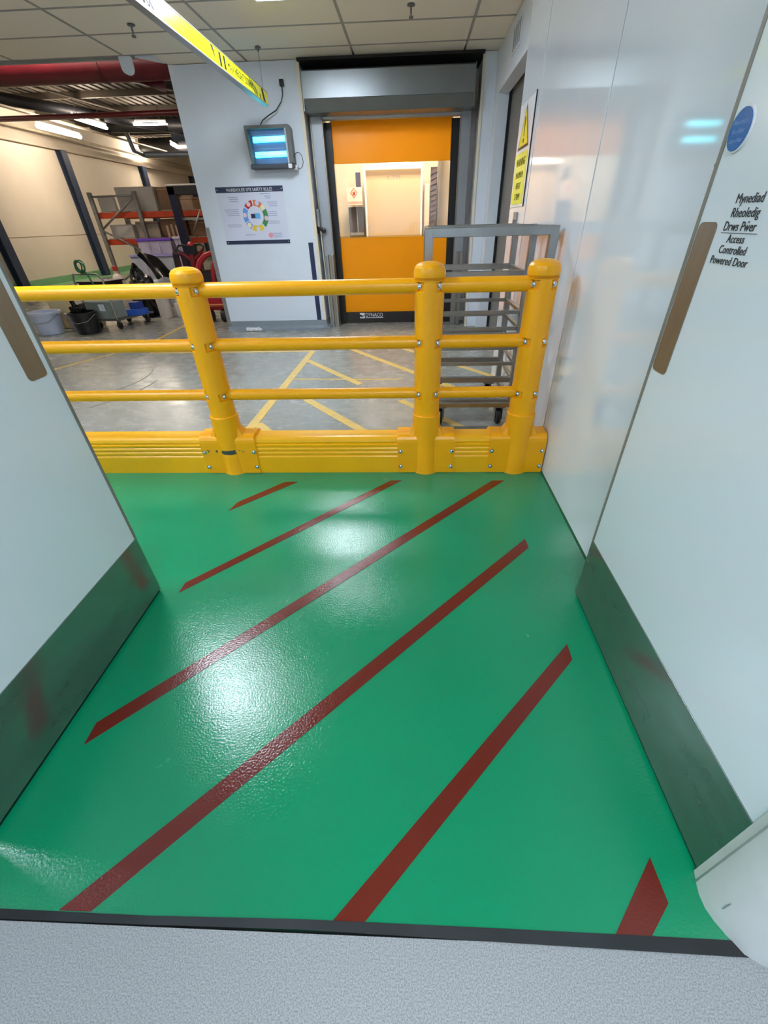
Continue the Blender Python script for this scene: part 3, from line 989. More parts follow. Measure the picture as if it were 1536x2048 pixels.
def scuffed():
    m = yel.copy()
    m.name = 'barrier_yellow_scuffed'
    N, L = m.node_tree.nodes, m.node_tree.links
    b = N['Principled BSDF']
    old = b.inputs['Base Color'].links[0].from_socket
    geo = N.new('ShaderNodeNewGeometry')
    sep = N.new('ShaderNodeSeparateXYZ')
    L.new(geo.outputs['Position'], sep.inputs[0])
    dz = N.new('ShaderNodeMath')
    dz.operation = 'SUBTRACT'
    dz.inputs[1].default_value = 0.150
    L.new(sep.outputs['Z'], dz.inputs[0])
    ab = N.new('ShaderNodeMath')
    ab.operation = 'ABSOLUTE'
    L.new(dz.outputs[0], ab.inputs[0])
    band = N.new('ShaderNodeMapRange')
    band.inputs[1].default_value = 0.026
    band.inputs[2].default_value = 0.010
    L.new(ab.outputs[0], band.inputs[0])
    n = N.new('ShaderNodeTexNoise')
    n.inputs['Scale'].default_value = 38
    n.inputs['Detail'].default_value = 5
    L.new(geo.outputs['Position'], n.inputs['Vector'])
    # stronger on the round sleeve that sticks out than on the flats
    yy = N.new('ShaderNodeMapRange')
    yy.inputs[1].default_value = 2.309
    yy.inputs[2].default_value = 2.300
    yy.inputs[3].default_value = -0.04
    yy.inputs[4].default_value = 0.22
    L.new(sep.outputs['Y'], yy.inputs[0])
    ad = N.new('ShaderNodeMath')
    ad.operation = 'ADD'
    L.new(n.outputs['Fac'], ad.inputs[0])
    L.new(yy.outputs[0], ad.inputs[1])
    mu = N.new('ShaderNodeMath')
    mu.operation = 'MULTIPLY'
    L.new(ad.outputs[0], mu.inputs[0])
    L.new(band.outputs[0], mu.inputs[1])
    th = N.new('ShaderNodeMapRange')
    th.inputs[1].default_value = 0.54
    th.inputs[2].default_value = 0.6
    L.new(mu.outputs[0], th.inputs[0])
    mx = N.new('ShaderNodeMix')
    mx.data_type = 'RGBA'
    L.new(th.outputs[0], mx.inputs[0])
    L.new(old, mx.inputs[6])
    mx.inputs[7].default_value = lin('3F4744')
    L.new(mx.outputs[2], b.inputs['Base Color'])
    return m


yel_s = scuffed()


def post_mesh():
    """post with recessed pockets for the rail bolts; local origin on the floor at the axis"""
    zs = [0.30, 0.34]
    for z in RZ[::-1]:
        zs += [z - 0.06, z - 0.032, z - 0.0215, z - 0.019, z - 0.008, z + 0.008, z + 0.019, z + 0.0215, z + 0.032, z + 0.06]
    zs += [1.036]
    top = [(0.0752, 1.041), (0.0725, 1.044), (0.0725, 1.046), (0.0762, 1.049), (0.0775, 1.056), (0.0780, 1.070), (0.074, 1.088), (0.064, 1.100), (0.045, 1.109), (0.02, 1.113), (0.001, 1.1135)]
    seg = 80
    bm = bmesh.new()
    rings = []

    def rad(a, z):
        r = 0.0725
        for zr in RZ:
            d = abs(z - zr)
            if d < 0.055:
                r += 0.0025 * (1 - d / 0.055)
            if d < 0.0215:
                for s_ in (-1, 1):
                    # angle from the front (-Y)
                    t_ = math.degrees(a) * s_
                    if 24 < t_ < 78:
                        e = min((t_ - 24) / 4, (78 - t_) / 4, 1) * min((0.0215 - d) / 0.0025, 1)
                        r -= 0.016 * max(0, e)
        return r
    for z in zs:
        ring = []
        for k in range(seg):
            a = -PI + 2 * PI * k / seg
            r = rad(a, z)
            if z > 1.03:
                r = 0.0755
            ring.append(bm.verts.new((r * math.sin(a), -r * math.cos(a), z)))
        rings.append(ring)
    for r, z in top:
        rings.append([bm.verts.new((r * math.sin(-PI + 2 * PI * k / seg), -r * math.cos(-PI + 2 * PI * k / seg), z)) for k in range(seg)])
    for a, c in zip(rings, rings[1:]):
        for k in range(seg):
            f = bm.faces.new((a[k], a[(k + 1) % seg], c[(k + 1) % seg], c[k]))
            f.smooth = True
    bm.faces.new(rings[0][::-1])
    bm.faces.new(rings[-1])
    bmesh.ops.recalc_face_normals(bm, faces=bm.faces)
    sharpen(bm, 0.42)
    me = bpy.data.meshes.new('post')
    bm.to_mesh(me)
    bm.free()
    me.materials.append(yel)
    return me


bar_t = thing('guard_barrier', 'yellow plastic guard barrier with three posts, three rails and a ribbed kerb', 'barrier', (0, YP, 0))
PM = post_mesh()


def bolt(x, y, z, par, r=0.0095):
    return MB().lathe([(r * 1.5, 0.002), (r * 1.5, -0.001), (r * 1.0, -0.0015), (r, -0.006), (r * 0.6, -0.0085), (0.001, -0.009)], x, y, z, 10, 'Y').build('bolt', bolt_m, par)


for i, px in enumerate(PX):
    p = bpy.data.objects.new('post', PM)
    COL.objects.link(p)
    p.parent = bar_t
    p.location = (px, 0, 0)
    for z in RZ:
        for s_ in (-1, 1):
            t_ = math.radians(50) * s_
            o = bolt(0.0615 * math.sin(t_), -0.0615 * math.cos(t_) - 0.002, z, p, 0.0085)
    m_ = yel_s if i == 0 else yel
    # sleeve and wrap-round bracket at the foot
    sl = MB()
    sl.lathe([(0.0775, 0.366), (0.0805, 0.362), (0.0815, 0.25), (0.0825, 0.02), (0.087, 0.006), (0.088, 0.0)], px, YP, 0, 48)
    sl_o = sl.build('post_sleeve', m_, bar_t)
    w = 0.1715
    x0, x1 = px - w, px + w
    if i == 2:
        x1 = XW - 0.006
    bk = MB()
    pf = [(YB - 0.004, 0.003), (YB - 0.004, 0.205), (YB - 0.002, 0.222), (YB + 0.006, 0.236), (YB + 0.022, 0.246), (YB + 0.04, 0.25),
          (YB + 0.12, 0.25), (YB + 0.14, 0.242), (YB + 0.155, 0.22), (YB + 0.16, 0.2), (YB + 0.16, 0.003)]
    bk.prism(pf, 'X', x0, x1, False)
    bmesh.ops.bevel(bk.b, geom=[e for e in bk.b.edges if abs(e.verts[0].co.x - e.verts[1].co.x) < 1e-5 and not (e.verts[0].co.z < .01 and e.verts[1].co.z < .01)], offset=0.004, segments=2, affect='EDGES')
    bk_o = bk.build('foot_bracket', m_, bar_t)
    # sloping shoulders between bracket and sleeve
    for s_ in (-1, 1):
        MB().hexa([(px + s_ * 0.07, YP - 0.05, 0.24), (px + s_ * 0.102, YP - 0.045, 0.24), (px + s_ * 0.102, YP + 0.045, 0.24), (px + s_ * 0.07, YP + 0.05, 0.24),
                   (px + s_ * 0.07, YP - 0.035, 0.285), (px + s_ * 0.078, YP - 0.035, 0.285), (px + s_ * 0.078, YP + 0.035, 0.285), (px + s_ * 0.07, YP + 0.035, 0.285)]).build('shoulder', m_, bar_t)
    for bx_ in (x0 + 0.018, x1 - 0.018):
        for z in (0.147, 0.046):
            bolt(bx_, YB - 0.006, z, bk_o, 0.0085)

spans = [(-3.4, PX[0] - 0.055), (PX[0] + 0.055, PX[1] - 0.055), (PX[1] + 0.055, PX[2] - 0.055)]
for a_, b_ in spans:
    for z, r in zip(RZ, (0.0345, 0.0325, 0.0305)):
        MB().tube([(a_, YP, z), (b_, YP, z)], r, 28).build('rail', yel, bar_t)
kp = [(YB + .004, 0.0), (YB + .002, 0.108), (YB + .006, 0.114), (YB + .010, 0.118), (YB + .004, 0.124), (YB + .003, 0.136), (YB + .006, 0.141), (YB + .010, 0.145), (YB + .004, 0.151),
      (YB + .003, 0.162), (YB + .006, 0.167), (YB + .010, 0.171), (YB + .005, 0.177), (YB + .004, 0.188), (YB + .012, 0.192), (YB + .008, 0.205), (YB + .013, 0.220), (YB + .024, 0.230), (YB + .04, 0.234),
      (YB + .115, 0.234), (YB + .135, 0.228), (YB + .15, 0.21), (YB + .152, 0.0)]
for a_, b_ in ((-3.4, PX[0] - 0.16), (PX[0] + 0.16, PX[1] - 0.16), (PX[1] + 0.16, PX[2] - 0.16)):
    MB().prism(kp, 'X', a_, b_, False).build('kerb_beam', yel2, bar_t)

# ------------------------------------------------------------------ stainless rack trolley behind the barrier
rk = thing('rack_trolley', 'empty stainless steel tray rack on castors behind the barrier by the right wall', 'trolley', (0.4, 3.1, 0))


def sq(a, b, w, d=None, par=None, nm='bar', m=None):
    """square tube between two points along one axis"""
    d = d or w
    a, b = Vector(a), Vector(b)
    lo = Vector((min(a.x, b.x), min(a.y, b.y), min(a.z, b.z)))
    hi = Vector((max(a.x, b.x), max(a.y, b.y), max(a.z, b.z)))
    e = (b - a)
    ax = max(range(3), key=lambda i: abs(e[i]))
    ws = [w / 2, d / 2, w / 2]
    if ax == 2:
        ws = [w / 2, d / 2, 0]
    elif ax == 0:
        ws = [0, d / 2, w / 2]
    else:
        ws = [w / 2, 0, w / 2]
    return MB().box(lo.x - ws[0], hi.x + ws[0], lo.y - ws[1], hi.y + ws[1], lo.z - ws[2], hi.z + ws[2], 0.002).build(nm, m or steel2, par or rk)


XA, XBk = 0.09, 0.752
sq((XA, 2.74, 0.085), (XA, 2.74, 1.235), 0.045, nm='front_upright')
sq((XBk, 2.74, 0.085), (XBk, 2.74, 1.235), 0.045, nm='front_upright')
sq((XA - .022, 2.74, 1.215), (XBk + .022, 2.74, 1.215), 0.042, nm='top_bar')
sq((XA, 2.74, 0.095), (XBk, 2.74, 0.095), 0.045, nm='bottom_bar')
for y in (3.12, 3.66):
    for x in (XA + 0.015, 0.735):
        sq((x, y, 0.16), (x, y, 1.215), 0.04, nm='upright')
    sq((XA, y, 1.222), (0.75, y, 1.222), 0.035, nm='top_bar')
for x in (XA + .01, 0.742):
    sq((x, 2.74, 1.222), (x, 3.68, 1.222), 0.03, nm='side_rail')
    sq((x, 2.76, 0.15), (x, 3.68, 0.15), 0.035, nm='side_rail')
for z, fr_z in ((0.985, True), (0.765, False), (0.665, False), (0.54, False), (0.435, False), (0.325, True), (0.165, True)):
    w = 0.036 if fr_z else 0.022
    for y in (3.12, 3.66):
        sq((XA + .01, y, z), (0.742, y, z), w, nm='shelf_rail')
    for x in (XA + .02, 0.732):
        sq((x, 3.12, z), (x, 3.66, z), 0.024, nm='shelf_side')
for z in (0.70, 0.27):
    sq((XA + .02, 2.75, z), (0.742, 2.75, z), 0.028, 0.02, nm='shelf_rail')
tyre_m = mat('castor_tyre', '1E1E20', 0.5)
for x in (0.215, 0.655):
    for y in (3.09, 3.66):
        c_ = MB()
        c_.box(x - 0.045, x + 0.045, y - 0.04, y + 0.04, 0.135, 0.148, 0.002)
        c_.box(x - 0.03, x - 0.024, y - 0.02, y + 0.045, 0.04, 0.138, 0.001)
        c_.box(x + 0.024, x + 0.03, y - 0.02, y + 0.045, 0.04, 0.138, 0.001)
        co = c_.build('castor_fork', steel2, rk)
        MB().lathe([(0.012, -0.018), (0.055, -0.018), (0.06, -0.012), (0.06, 0.012), (0.055, 0.018), (0.012, 0.018)], x, y + 0.015, 0.060, 20, 'X').build('wheel', tyre_m, co)

# ------------------------------------------------------------------ warehouse shell
XWL = -10.5
wl = struct(MB().box(XWL - 0.2, XWL - 0.03, 2, 26, 0, 4.2).build('wall_left', cream))
cols_y = [12.4, 16.1, 20.7, 25.2]
yy = [2.1] + cols_y
for a_, b_ in zip(yy, yy[1:]):
    for z0_, z1_ in ((0.16, 1.125), (1.14, 3.16)):
        MB().box(XWL - 0.03, XWL, a_ + 0.01, b_ - 0.01, z0_, z1_, 0.004).build('wall_panel', cream, wl)
MB().box(XWL - 0.03, XWL + 0.01, 6, 25.5, -0.001, 0.16).build('painted_skirting', mat('pale_green', '7FB386', 0.5), wl)
MB().box(XWL - 0.03, XWL + 0.02, 6, 25.5, -0.0008, 0.001).build('painted_edge', mat('pale_green2', '7FB386', 0.5), wl)
gl_ = MB().box(XWL, XWL + 0.55, 6, 25, -0.001, 0.0012).build('painted_band', mat('pale_green3', '86B888', 0.4, var=.1), cfl)
for y in cols_y[0:]:
    c_ = MB()
    c_.box(XWL, XWL + 0.02, y, y + 0.26, 0, 3.18)
    c_.box(XWL + 0.02, XWL + 0.16, y + 0.12, y + 0.14, 0, 3.18)
    c_.box(XWL + 0.16, XWL + 0.18, y, y + 0.26, 0, 3.18)
    o = struct(c_.build('trim_column', bluec))
struct(MB().box(XWL - 0.05, XWL + 0.12, 6, 25.8, 3.18, 3.34).build('trim_8', cream))
wf = struct(MB().box(-11, -2.0, 25.6, 25.8, 0, 4.2).build('wall_end', cream))
# roof: corrugated deck, purlins, beams
dk = MB()
x = -11.0
for k in range(46):
    xa = -11 + 0.2 * k
    dk.box(xa, xa + 0.11, 6.6, 25.8, 3.98, 4.0)
    dk.box(xa + 0.11, xa + 0.2, 6.6, 25.8, 4.01, 4.03)
rf = struct(dk.build('ceiling', deck))
for k in range(9):
    y = 8.9 + 1.75 * k
    MB().box(-11, -1.9, y, y + 0.08, 3.86, 3.99).build('purlin', deck, rf)
BL = ['dark slanting duct running between the red duct and the far right under the roof', 'long dark beam running away above the cable tray',
      'short dark beam close behind the red duct', 'dark crosswise beam beyond the tube lights', 'broad dark beam at the far end of the roof']
dark = mat('dark_beam', '1B1C22', 0.5)
for (p, q, w, nm) in (((-7.3, 9.2, 3.80), (-3.6, 13.3, 3.62), 0.20, 'beam'), ((-10.2, 11.5, 3.72), (-5.0, 21.0, 3.62), 0.12, 'beam'),
                      ((-7.5, 8.6, 3.85), (-5.2, 9.6, 3.85), 0.12, 'beam'), ((-9.4, 16.5, 3.7), (-3, 17.5, 3.7), 0.16, 'beam'), ((-10, 20.5, 3.65), (-2.5, 20.5, 3.65), 0.3, 'beam')):
    tag(MB().tube([p, q], w, 6).build('roof_beam', dark), BL.pop(0), 'beam', 'dark beams under the warehouse roof')
RL = ['long thin rod running away under the warehouse roof', 'thin rod slanting back from the red duct']
rustm = mat('rust_pipe', '6E4034', 0.5)
for p, q in (((-8.6, 10.8, 3.83), (-7.9, 15.8, 3.83)), ((-4.9, 8.0, 3.5), (-4.2, 11.0, 3.5))):
    tag(MB().tube([p, q], 0.02, 8).build('bracing_rod', deck), RL.pop(0), 'rod', 'roof bracing rods')
# behind the pillar: blocker wall of the warehouse side
struct(MB().box(-2.1, -2.0, 7.5, 25.8, 0, 4.2).build('wall_inner', cream))
struct(MB().box(-5.6, -2.0, 6.47, 6.5, ZC + 0.06, 4.2).build('wall_bulkhead', paint))
# out-of-frame closure so the bay is enclosed like the building it is in
struct(MB().box(-12, -11.9, -3, 6, 0, 4.2).build('wall_outer', cream))

# red duct and pipes
t = thing('red_duct', 'large dark red duct running under the warehouse roof', 'duct', (-6, 8.1, 3.05))
MB().tube([(-9.6, 8.1, 3.05), (-4.22, 8.1, 3.05)], 0.165, 28).build('duct_section', redp, t)
MB().tube([(-4.18, 8.1, 3.05), (-2.1, 8.1, 3.05)], 0.165, 28).build('duct_section', redp, t)
MB().tube([(-4.23, 8.1, 3.05), (-4.17, 8.1, 3.05)], 0.172, 28).build('flange', mat('duct_dark', '4A0E14', 0.5), t)
for y, z, r, lb in ((9.2, 3.33, 0.035, 'thin red pipe just behind the large red duct'), (13.0, 3.36, 0.05, 'red pipe deeper under the roof above the pallet racking')):
    tag(MB().tube([(-10, y, z), (-2.1, y, z)], r, 10).build('sprinkler_pipe', redp), lb, 'pipe', 'red pipes under the roof')
t = thing('red_bracket', 'red triangular bracket hanging from the red duct', 'bracket', (-3.4, 8.3, 3.0))
MB().prism([(-3.85, 2.92), (-3.45, 2.92), (-3.47, 2.80)], 'Y', 8.25, 8.27).build('plate', redp, t)
# cable trays / battens
tray = mat('tray_metal', 'B4AA98', 0.5, 0.3)
tag(MB().box(-9.12, -9.0, 10, 25, 3.5, 3.53).build('cable_tray', tray), 'long pale cable tray under the warehouse roof', 'cable tray')
tag(MB().tube([(XWL + .3, 8, 3.46), (XWL + .3, 25, 3.46)], 0.03, 8).build('wall_pipe', mat('cream_pipe', 'D8C8AE', 0.5)), 'cream pipe run high along the left warehouse wall', 'pipe')
tag(MB().tube([(-8.7, 17, 3.9), (-9.0, 17.8, 3.3), (-9.0, 18.4, 3.25), (-5, 19.5, 3.3)], 0.07, 10).build('service_pipe', mat('grey_pipe', '6E7686', 0.4, 0.3)), 'grey service pipe bending down from the warehouse roof', 'pipe')
tag(MB().tube([(-7.9, 18.5, 3.72), (-6.2, 18.6, 3.72)], 0.16, 16).build('vent_duct', mat('blue_grey_duct', '55617A', 0.4, 0.4)), 'short blue grey duct under the roof near the far wall', 'duct')
tube_m = emit('batten_tube', WARM, TUBE_E)


def batten(p, q, label, r=0.05, tube_m=tube_m):
    p, q = Vector(p), Vector(q)
    d = (q - p).normalized()
    t = thing('light_batten', label, 'batten light', tuple(p), 'tube lights in the warehouse')
    MB().tube([p - d * 0.04, p, q, q + d * 0.04], [r * .6, r, r, r * .6], 12).build('tube', tube_m, t)
    MB().tube([p + Vector((0, 0, .075)), q + Vector((0, 0, .075))], 0.03, 8).build('batten_body', signw, t)
    for s_ in (0.15, 0.85):
        m_ = p.lerp(q, s_)
        MB().tube([m_ + Vector((0, 0, .09)), (m_.x, m_.y, 3.98)], 0.006, 5).build('hanger', dgrey, t)


batten((-9.3, 13.95, 3.37), (-9.3, 15.6, 3.37), 'brightest tube light, nearest the left warehouse wall', 0.05, emit('soft_tube', WARM, 24.0))
batten((-8.2, 13.75, 3.46), (-8.2, 15.1, 3.45), 'tube light right of the brightest one, under the cable tray', 0.032)
batten((-7.82, 15.8, 3.6), (-6.9, 15.9, 3.6), 'crosswise tube light under the dark beams', 0.02)
batten((-8.45, 19.5, 3.62), (-8.7, 21.1, 3.6), 'small far tube light beside the white pillar edge', 0.035)
batten((-10.15, 20.4, 3.55), (-10.1, 21.2, 3.55), 'short far tube light against the end of the left wall', 0.035)
batten((XWL + .2, 9.0, 3.62), (XWL + .2, 13.5, 3.60), 'long tube run high on the left warehouse wall', 0.02, emit('dim_tube', WARM, 3.0))
batten((-4.2, 7.6, 3.6), (-5.6, 7.6, 3.6), 'added fill tube over the platform trolley, unseen behind the ceiling edge', 0.04)  # fill tube added out of view to brighten the fronts of the goods
batten((-7.2, 7.2, 3.6), (-8.6, 7.2, 3.6), 'added fill tube towards the left wall, unseen behind the ceiling edge', 0.04)  # another added tube, out of view, for general warehouse fill

# ------------------------------------------------------------------ pallet racking and its goods
pr_ = thing('pallet_racking', 'galvanised racking frame with orange beams and diagonal braces', 'racking', (-5.4, 9.6, 0))
YR = 9.5
beamm = mat('racking_orange', 'C4421E', 0.45, var=0.08)
for x in (-5.86, -5.03):
    MB().box(x - 0.034, x + 0.034, YR - 0.03, YR + 0.03, 0, 1.81, 0.004).build('upright', galv, pr_)
for x in (-5.86, -3.2):
    MB().box(x - 0.04, x + 0.04, YR + 0.95, YR + 1.03, 0, 1.81, 0.004).build('upright', galv, pr_)
MB().box(-3.24, -3.16, YR - 0.03, YR + 0.03, 0, 1.81, 0.004).build('upright', galv, pr_)
for p, q in (((-5.82, 1.745), (-5.07, 1.75)), ((-5.07, 1.72), (-5.83, 1.265)), ((-5.83, 1.24), (-5.05, 0.84)), ((-5.05, 0.8), (-5.83, 0.4))):
    MB().tube([(p[0], YR - 0.01, p[1]), (q[0], YR - 0.01, q[1])], 0.017, 6).build('brace', galv, pr_)
for z in (1.47, 1.06):
    for y in (YR + 0.06, YR + 0.97):
        MB().box(-5.84, -3.22, y - 0.03, y + 0.03, z - 0.045, z + 0.045, 0.004).build('beam', beamm, pr_)
    for k in range(9):
        MB().box(-5.8 + 0.29 * k, -5.56 + 0.29 * k, YR + 0.04, YR + 0.98, z + 0.045, z + 0.06).build('shelf_board', mat('shelf_board', 'A39C90', 0.6), pr_)
shm = mat('sheet_metal', 'D0C8BE', 0.4, 0.15, var=0.1, vscale=1.5)
brn = mat('cardboard', '8E6C52', 0.7, var=0.12)
brn2 = mat('pale_card', 'C9A88C', 0.7, var=0.1)


def carton(nm, x0, x1, y0, y1, z0, z1, m, label, cat='box', group='goods on the pallet racking', lip=True, lean=0.0):
    t = thing(nm, label, cat, ((x0 + x1) / 2, (y0 + y1) / 2, z0), group)
    MB().box(x0, x1, y0, y1, z0, z1, 0.006).build('body', m, t)
    if lip:
        MB().box(x0 - 0.004, x1 + 0.004, y0 - 0.004, y1 + 0.004, z1 - 0.04, z1 - 0.03).build('seam', brn if m is not brn else brn2, t)
    return t


carton('metal_cabinet', -5.50, -4.78, 9.72, 10.3, 1.53, 1.885, shm, 'pale metal cabinet on the top racking shelf', 'cabinet', lip=False)
carton('steel_sheet', -5.82, -5.52, 9.62, 9.70, 1.53, 1.76, shm, 'grey metal panel leaning at the left of the top shelf', 'panel', lip=False)
carton('cardboard_box', -4.76, -4.52, 9.8, 10.3, 1.53, 1.875, brn, 'brown box right of the pale metal cabinet')
carton('cardboard_box', -4.40, -4.12, 9.8, 10.2, 1.53, 1.72, brn2, 'pale carton on the top shelf framed by the navy portal')
carton('steel_sheet', -5.78, -5.35, 9.66, 9.9, 1.12, 1.33, shm, 'light grey panel on the lower racking shelf', 'panel', lip=False)
carton('cardboard_box', -5.30, -4.86, 9.72, 10.2, 1.12, 1.37, mat('taupe_card', 'A89A8A', 0.6), 'taupe box in the middle of the lower racking shelf')
bt_ = thing('box_stack', 'brown wrapped load on the right of the lower racking shelf', 'box', (-4.6, 9.9, 1.12), 'goods on the pallet racking')
MB().box(-4.82, -4.36, 9.7, 10.2, 1.12, 1.40, 0.02).build('body', brn, bt_)
for k in range(4):
    MB().box(-4.70 + .09 * k, -4.66 + .09 * k, 9.68, 9.70, 1.12, 1.30 + .02 * (k % 2)).build('strap', brn2, bt_)
carton('cardboard_box', -4.30, -3.98, 9.8, 10.2, 1.12, 1.36, brn, 'dark brown box behind the navy portal')
carton('cardboard_box', -3.80, -3.45, 9.7, 10.2, 1.53, 1.80, mat('red_card', 'A24A50', 0.6), 'reddish box at the right end of the top shelf')
carton('cardboard_box', -3.85, -3.4, 9.7, 10.2, 1.12, 1.35, brn2, 'pale box at the right end of the lower shelf')

# navy steel portal in front of the racking
nm_ = thing('navy_portal', 'dark navy steel portal standing in front of the racking', 'frame', (-3.6, 8.6, 0))
ptm = mat('portal_navy', '1A1C33', 0.35, var=0.2, vscale=20)
MB().box(-3.97, -3.85, 8.55, 8.68, 0, 1.80, 0.006).build('upright', ptm, nm_)
MB().box(-3.12, -3.0, 8.55, 8.68, 0, 1.80, 0.006).build('upright', ptm, nm_)
MB().box(-3.97, -3.0, 8.55, 8.68, 1.69, 1.81, 0.006).build('crossbeam', mat('portal_black', '1D1B1E', 0.4), nm_)
MB().box(-3.98, -3.1, 8.56, 8.67, 1.81, 1.83).build('top_plate', shm, nm_)
MB().box(-3.85, -3.12, 8.6, 8.64, 1.36, 1.39).build('rail', galv, nm_)
MB().tube([(-3.72, 8.6, 1.20), (-3.52, 8.6, 1.49)], 0.012, 6).build('strut', galv, nm_)

# plastic tubs with purple lids
lidm = mat('purple_lid', '6A3FB0', 0.4)
tubm = mat('clear_tub', 'B7AEC4', 0.25, var=0.1, spec=0.6)
tub2 = mat('clear_tub_grey', 'ABB0BC', 0.25, var=0.1)


def tub(x0, x1, y0, y1, z0, z1, label, m, lm):
    t = thing('storage_tub', label, 'storage tub', ((x0 + x1) / 2, (y0 + y1) / 2, z0), 'plastic tubs in front of the racking')
    c = 0.03
    MB().hexa([(x0 + c, y0 + c, z0), (x1 - c, y0 + c, z0), (x1 - c, y1 - c, z0), (x0 + c, y1 - c, z0),
               (x0, y0, z1), (x1, y0, z1), (x1, y1, z1), (x0, y1, z1)]).build('body', m, t)
    MB().box(x0 - .015, x1 + .015, y0 - .015, y1 + .015, z1 - 0.005, z1 + 0.035, 0.008).build('lid', lm, t)
    for k in (0.3, 0.6):
        xx = x0 + (x1 - x0) * k
        MB().box(xx, xx + .02, y0 - .004, y0 + .02, z0 + .02, z1 - .01).build('rib', tubm, t)


tub(-5.2, -4.40, 9.0, 9.36, 0.0, 0.40, 'pale plastic tub at the bottom of the tub stack', tub2, tub2)
tub(-5.2, -4.40, 9.0, 9.36, 0.44, 0.84, 'grey plastic tub with pale lid in the middle of the stack', tub2, mat('lilac_lid', '8C86B8', 0.4))
tub(-4.98, -4.36, 9.0, 9.35, 0.88, 1.08, 'clear plastic tub with purple lid on top of the stack', tubm, lidm)
tub(-4.30, -4.12, 9.0, 9.35, 0.90, 1.10, 'small lilac tub beside the purple lidded tub', tubm, mat('white_lid', 'CFC4D8', 0.4))
tub(-4.33, -3.98, 8.9, 9.3, 0.0, 0.86, 'tall dark brown crate under the lilac tub', mat('dark_crate', '35262C', 0.4), mat('dark_crate_lid', '3E2A38', 0.4))


def canister(x, y, r, z0, z1, label, m, cap=None, group='plastic containers on the warehouse floor', nm='canister'):
    t = thing(nm, label, 'container', (x, y, z0), group)
    h = z1 - z0
    MB().lathe([(r * .96, 0), (r, 0.01), (r, h * .72), (r * .8, h * .86), (r * .4, h * .92), (r * .4, h)], x, y, z0, 20).build('body', m, t)
    MB().lathe([(r * .45, h * .98), (r * .45, h * 1.08), (r * .4, h * 1.09)], x, y, z0, 16).build('cap', cap or signw, t)


can_m = mat('milky_plastic', 'CFC3B8', 0.35, var=0.06)
canister(-5.26, 8.5, 0.10, 0, 0.68, 'tall milky canister with red cap left of the tub stack', can_m, mat('red_cap', 'B03A34', 0.4))
canister(-4.05, 8.0, 0.07, 0, 0.24, 'small white container on the floor left of the red pallet truck', can_m)
canister(-3.90, 8.05, 0.07, 0, 0.24, 'small white container closest to the red pallet truck', can_m)
canister(-4.28, 7.95, 0.11, 0, 0.52, 'white drum under the black sheeting', can_m)

# black sacks and sheeting
bagm = mat('black_film', '121214', 0.25, var=0.4, vscale=12, bump=0.5, bscale=14)


def blob(name, c, rx, ry, rz, label, cat, seed, parts=True):
    t = thing(name, label, cat, (c[0], c[1], c[2] - rz), 'black plastic sacks in the warehouse')
    bm = bmesh.new()
    bmesh.ops.create_icosphere(bm, subdivisions=4, radius=1)
    rnd = random.Random(seed)
    ph = [rnd.uniform(0, 6) for _ in range(6)]
    for v in bm.verts:
        n = v.co.normalized()
        k = 1 + .13 * math.sin(5 * n.x + ph[0]) * math.cos(4 * n.z + ph[1]) + .07 * math.sin(11 * n.y + ph[2] + 7 * n.z) + .04 * math.sin(19 * n.x + ph[3] + 9 * n.z)
        z = n.z * k
        if z < -0.75:
            z = -0.75 - (z + .75) * .02
        v.co = Vector((c[0] + n.x * k * rx, c[1] + n.y * k * ry, c[2] + z * rz / .76))
    for f in bm.faces:
        f.smooth = True
    m_ = MB()
    m_.b.free()
    m_.b = bm
    m_.build('sack', bagm, t)
    if parts:
        MB().tube([(c[0] - rx * .3, c[1], c[2] + rz * 0.9), (c[0] - rx * .5, c[1], c[2] + rz * 1.25), (c[0] - rx * .1, c[1], c[2] + rz * 1.5)], [0.03, 0.02, 0.05], 8).build('tied_neck', bagm, t)


blob('rubbish_sack', (-4.60, 8.05, 0.31), 0.20, 0.2, 0.31, 'black rubbish sack standing behind the trolley', 'sack', 2)
sh = thing('black_sheeting', 'torn black plastic sheeting draped over the tubs', 'sheeting', (-4.3, 8.3, 0.5))
bm = bmesh.new()
nx, nz = 26, 10
grid = []
for i in range(nx + 1):
    u = i / nx
    top = 0.97 - 0.40 * u + 0.03 * math.sin(7 * u) if u > 0.05 else 0.95
    bot = (0.90 - 0.35 * min(1, u * 3)) if u < .33 else (0.55 - 0.02 * math.sin(9 * u))
    row = []
    for j in range(nz + 1):
        v = j / nz
        z = bot + (top - bot) * v
        row.append(bm.verts.new((-4.66 + 0.66 * u, 8.28 + .05 * math.sin(9 * u + 4 * v) + .12 * v, z + 0.015 * math.sin(13 * u + 3 * v))))
    grid.append(row)
for i in range(nx):
    for j in range(nz):
        f = bm.faces.new((grid[i][j], grid[i + 1][j], grid[i + 1][j + 1], grid[i][j + 1]))
        f.smooth = True
g2 = bmesh.ops.extrude_face_region(bm, geom=bm.faces[:])
for e in g2['geom']:
    if isinstance(e, bmesh.types.BMVert):
        e.co.y += 0.02
m_ = MB()
m_.b.free()
m_.b = bm
m_.build('sheet', bagm, sh)

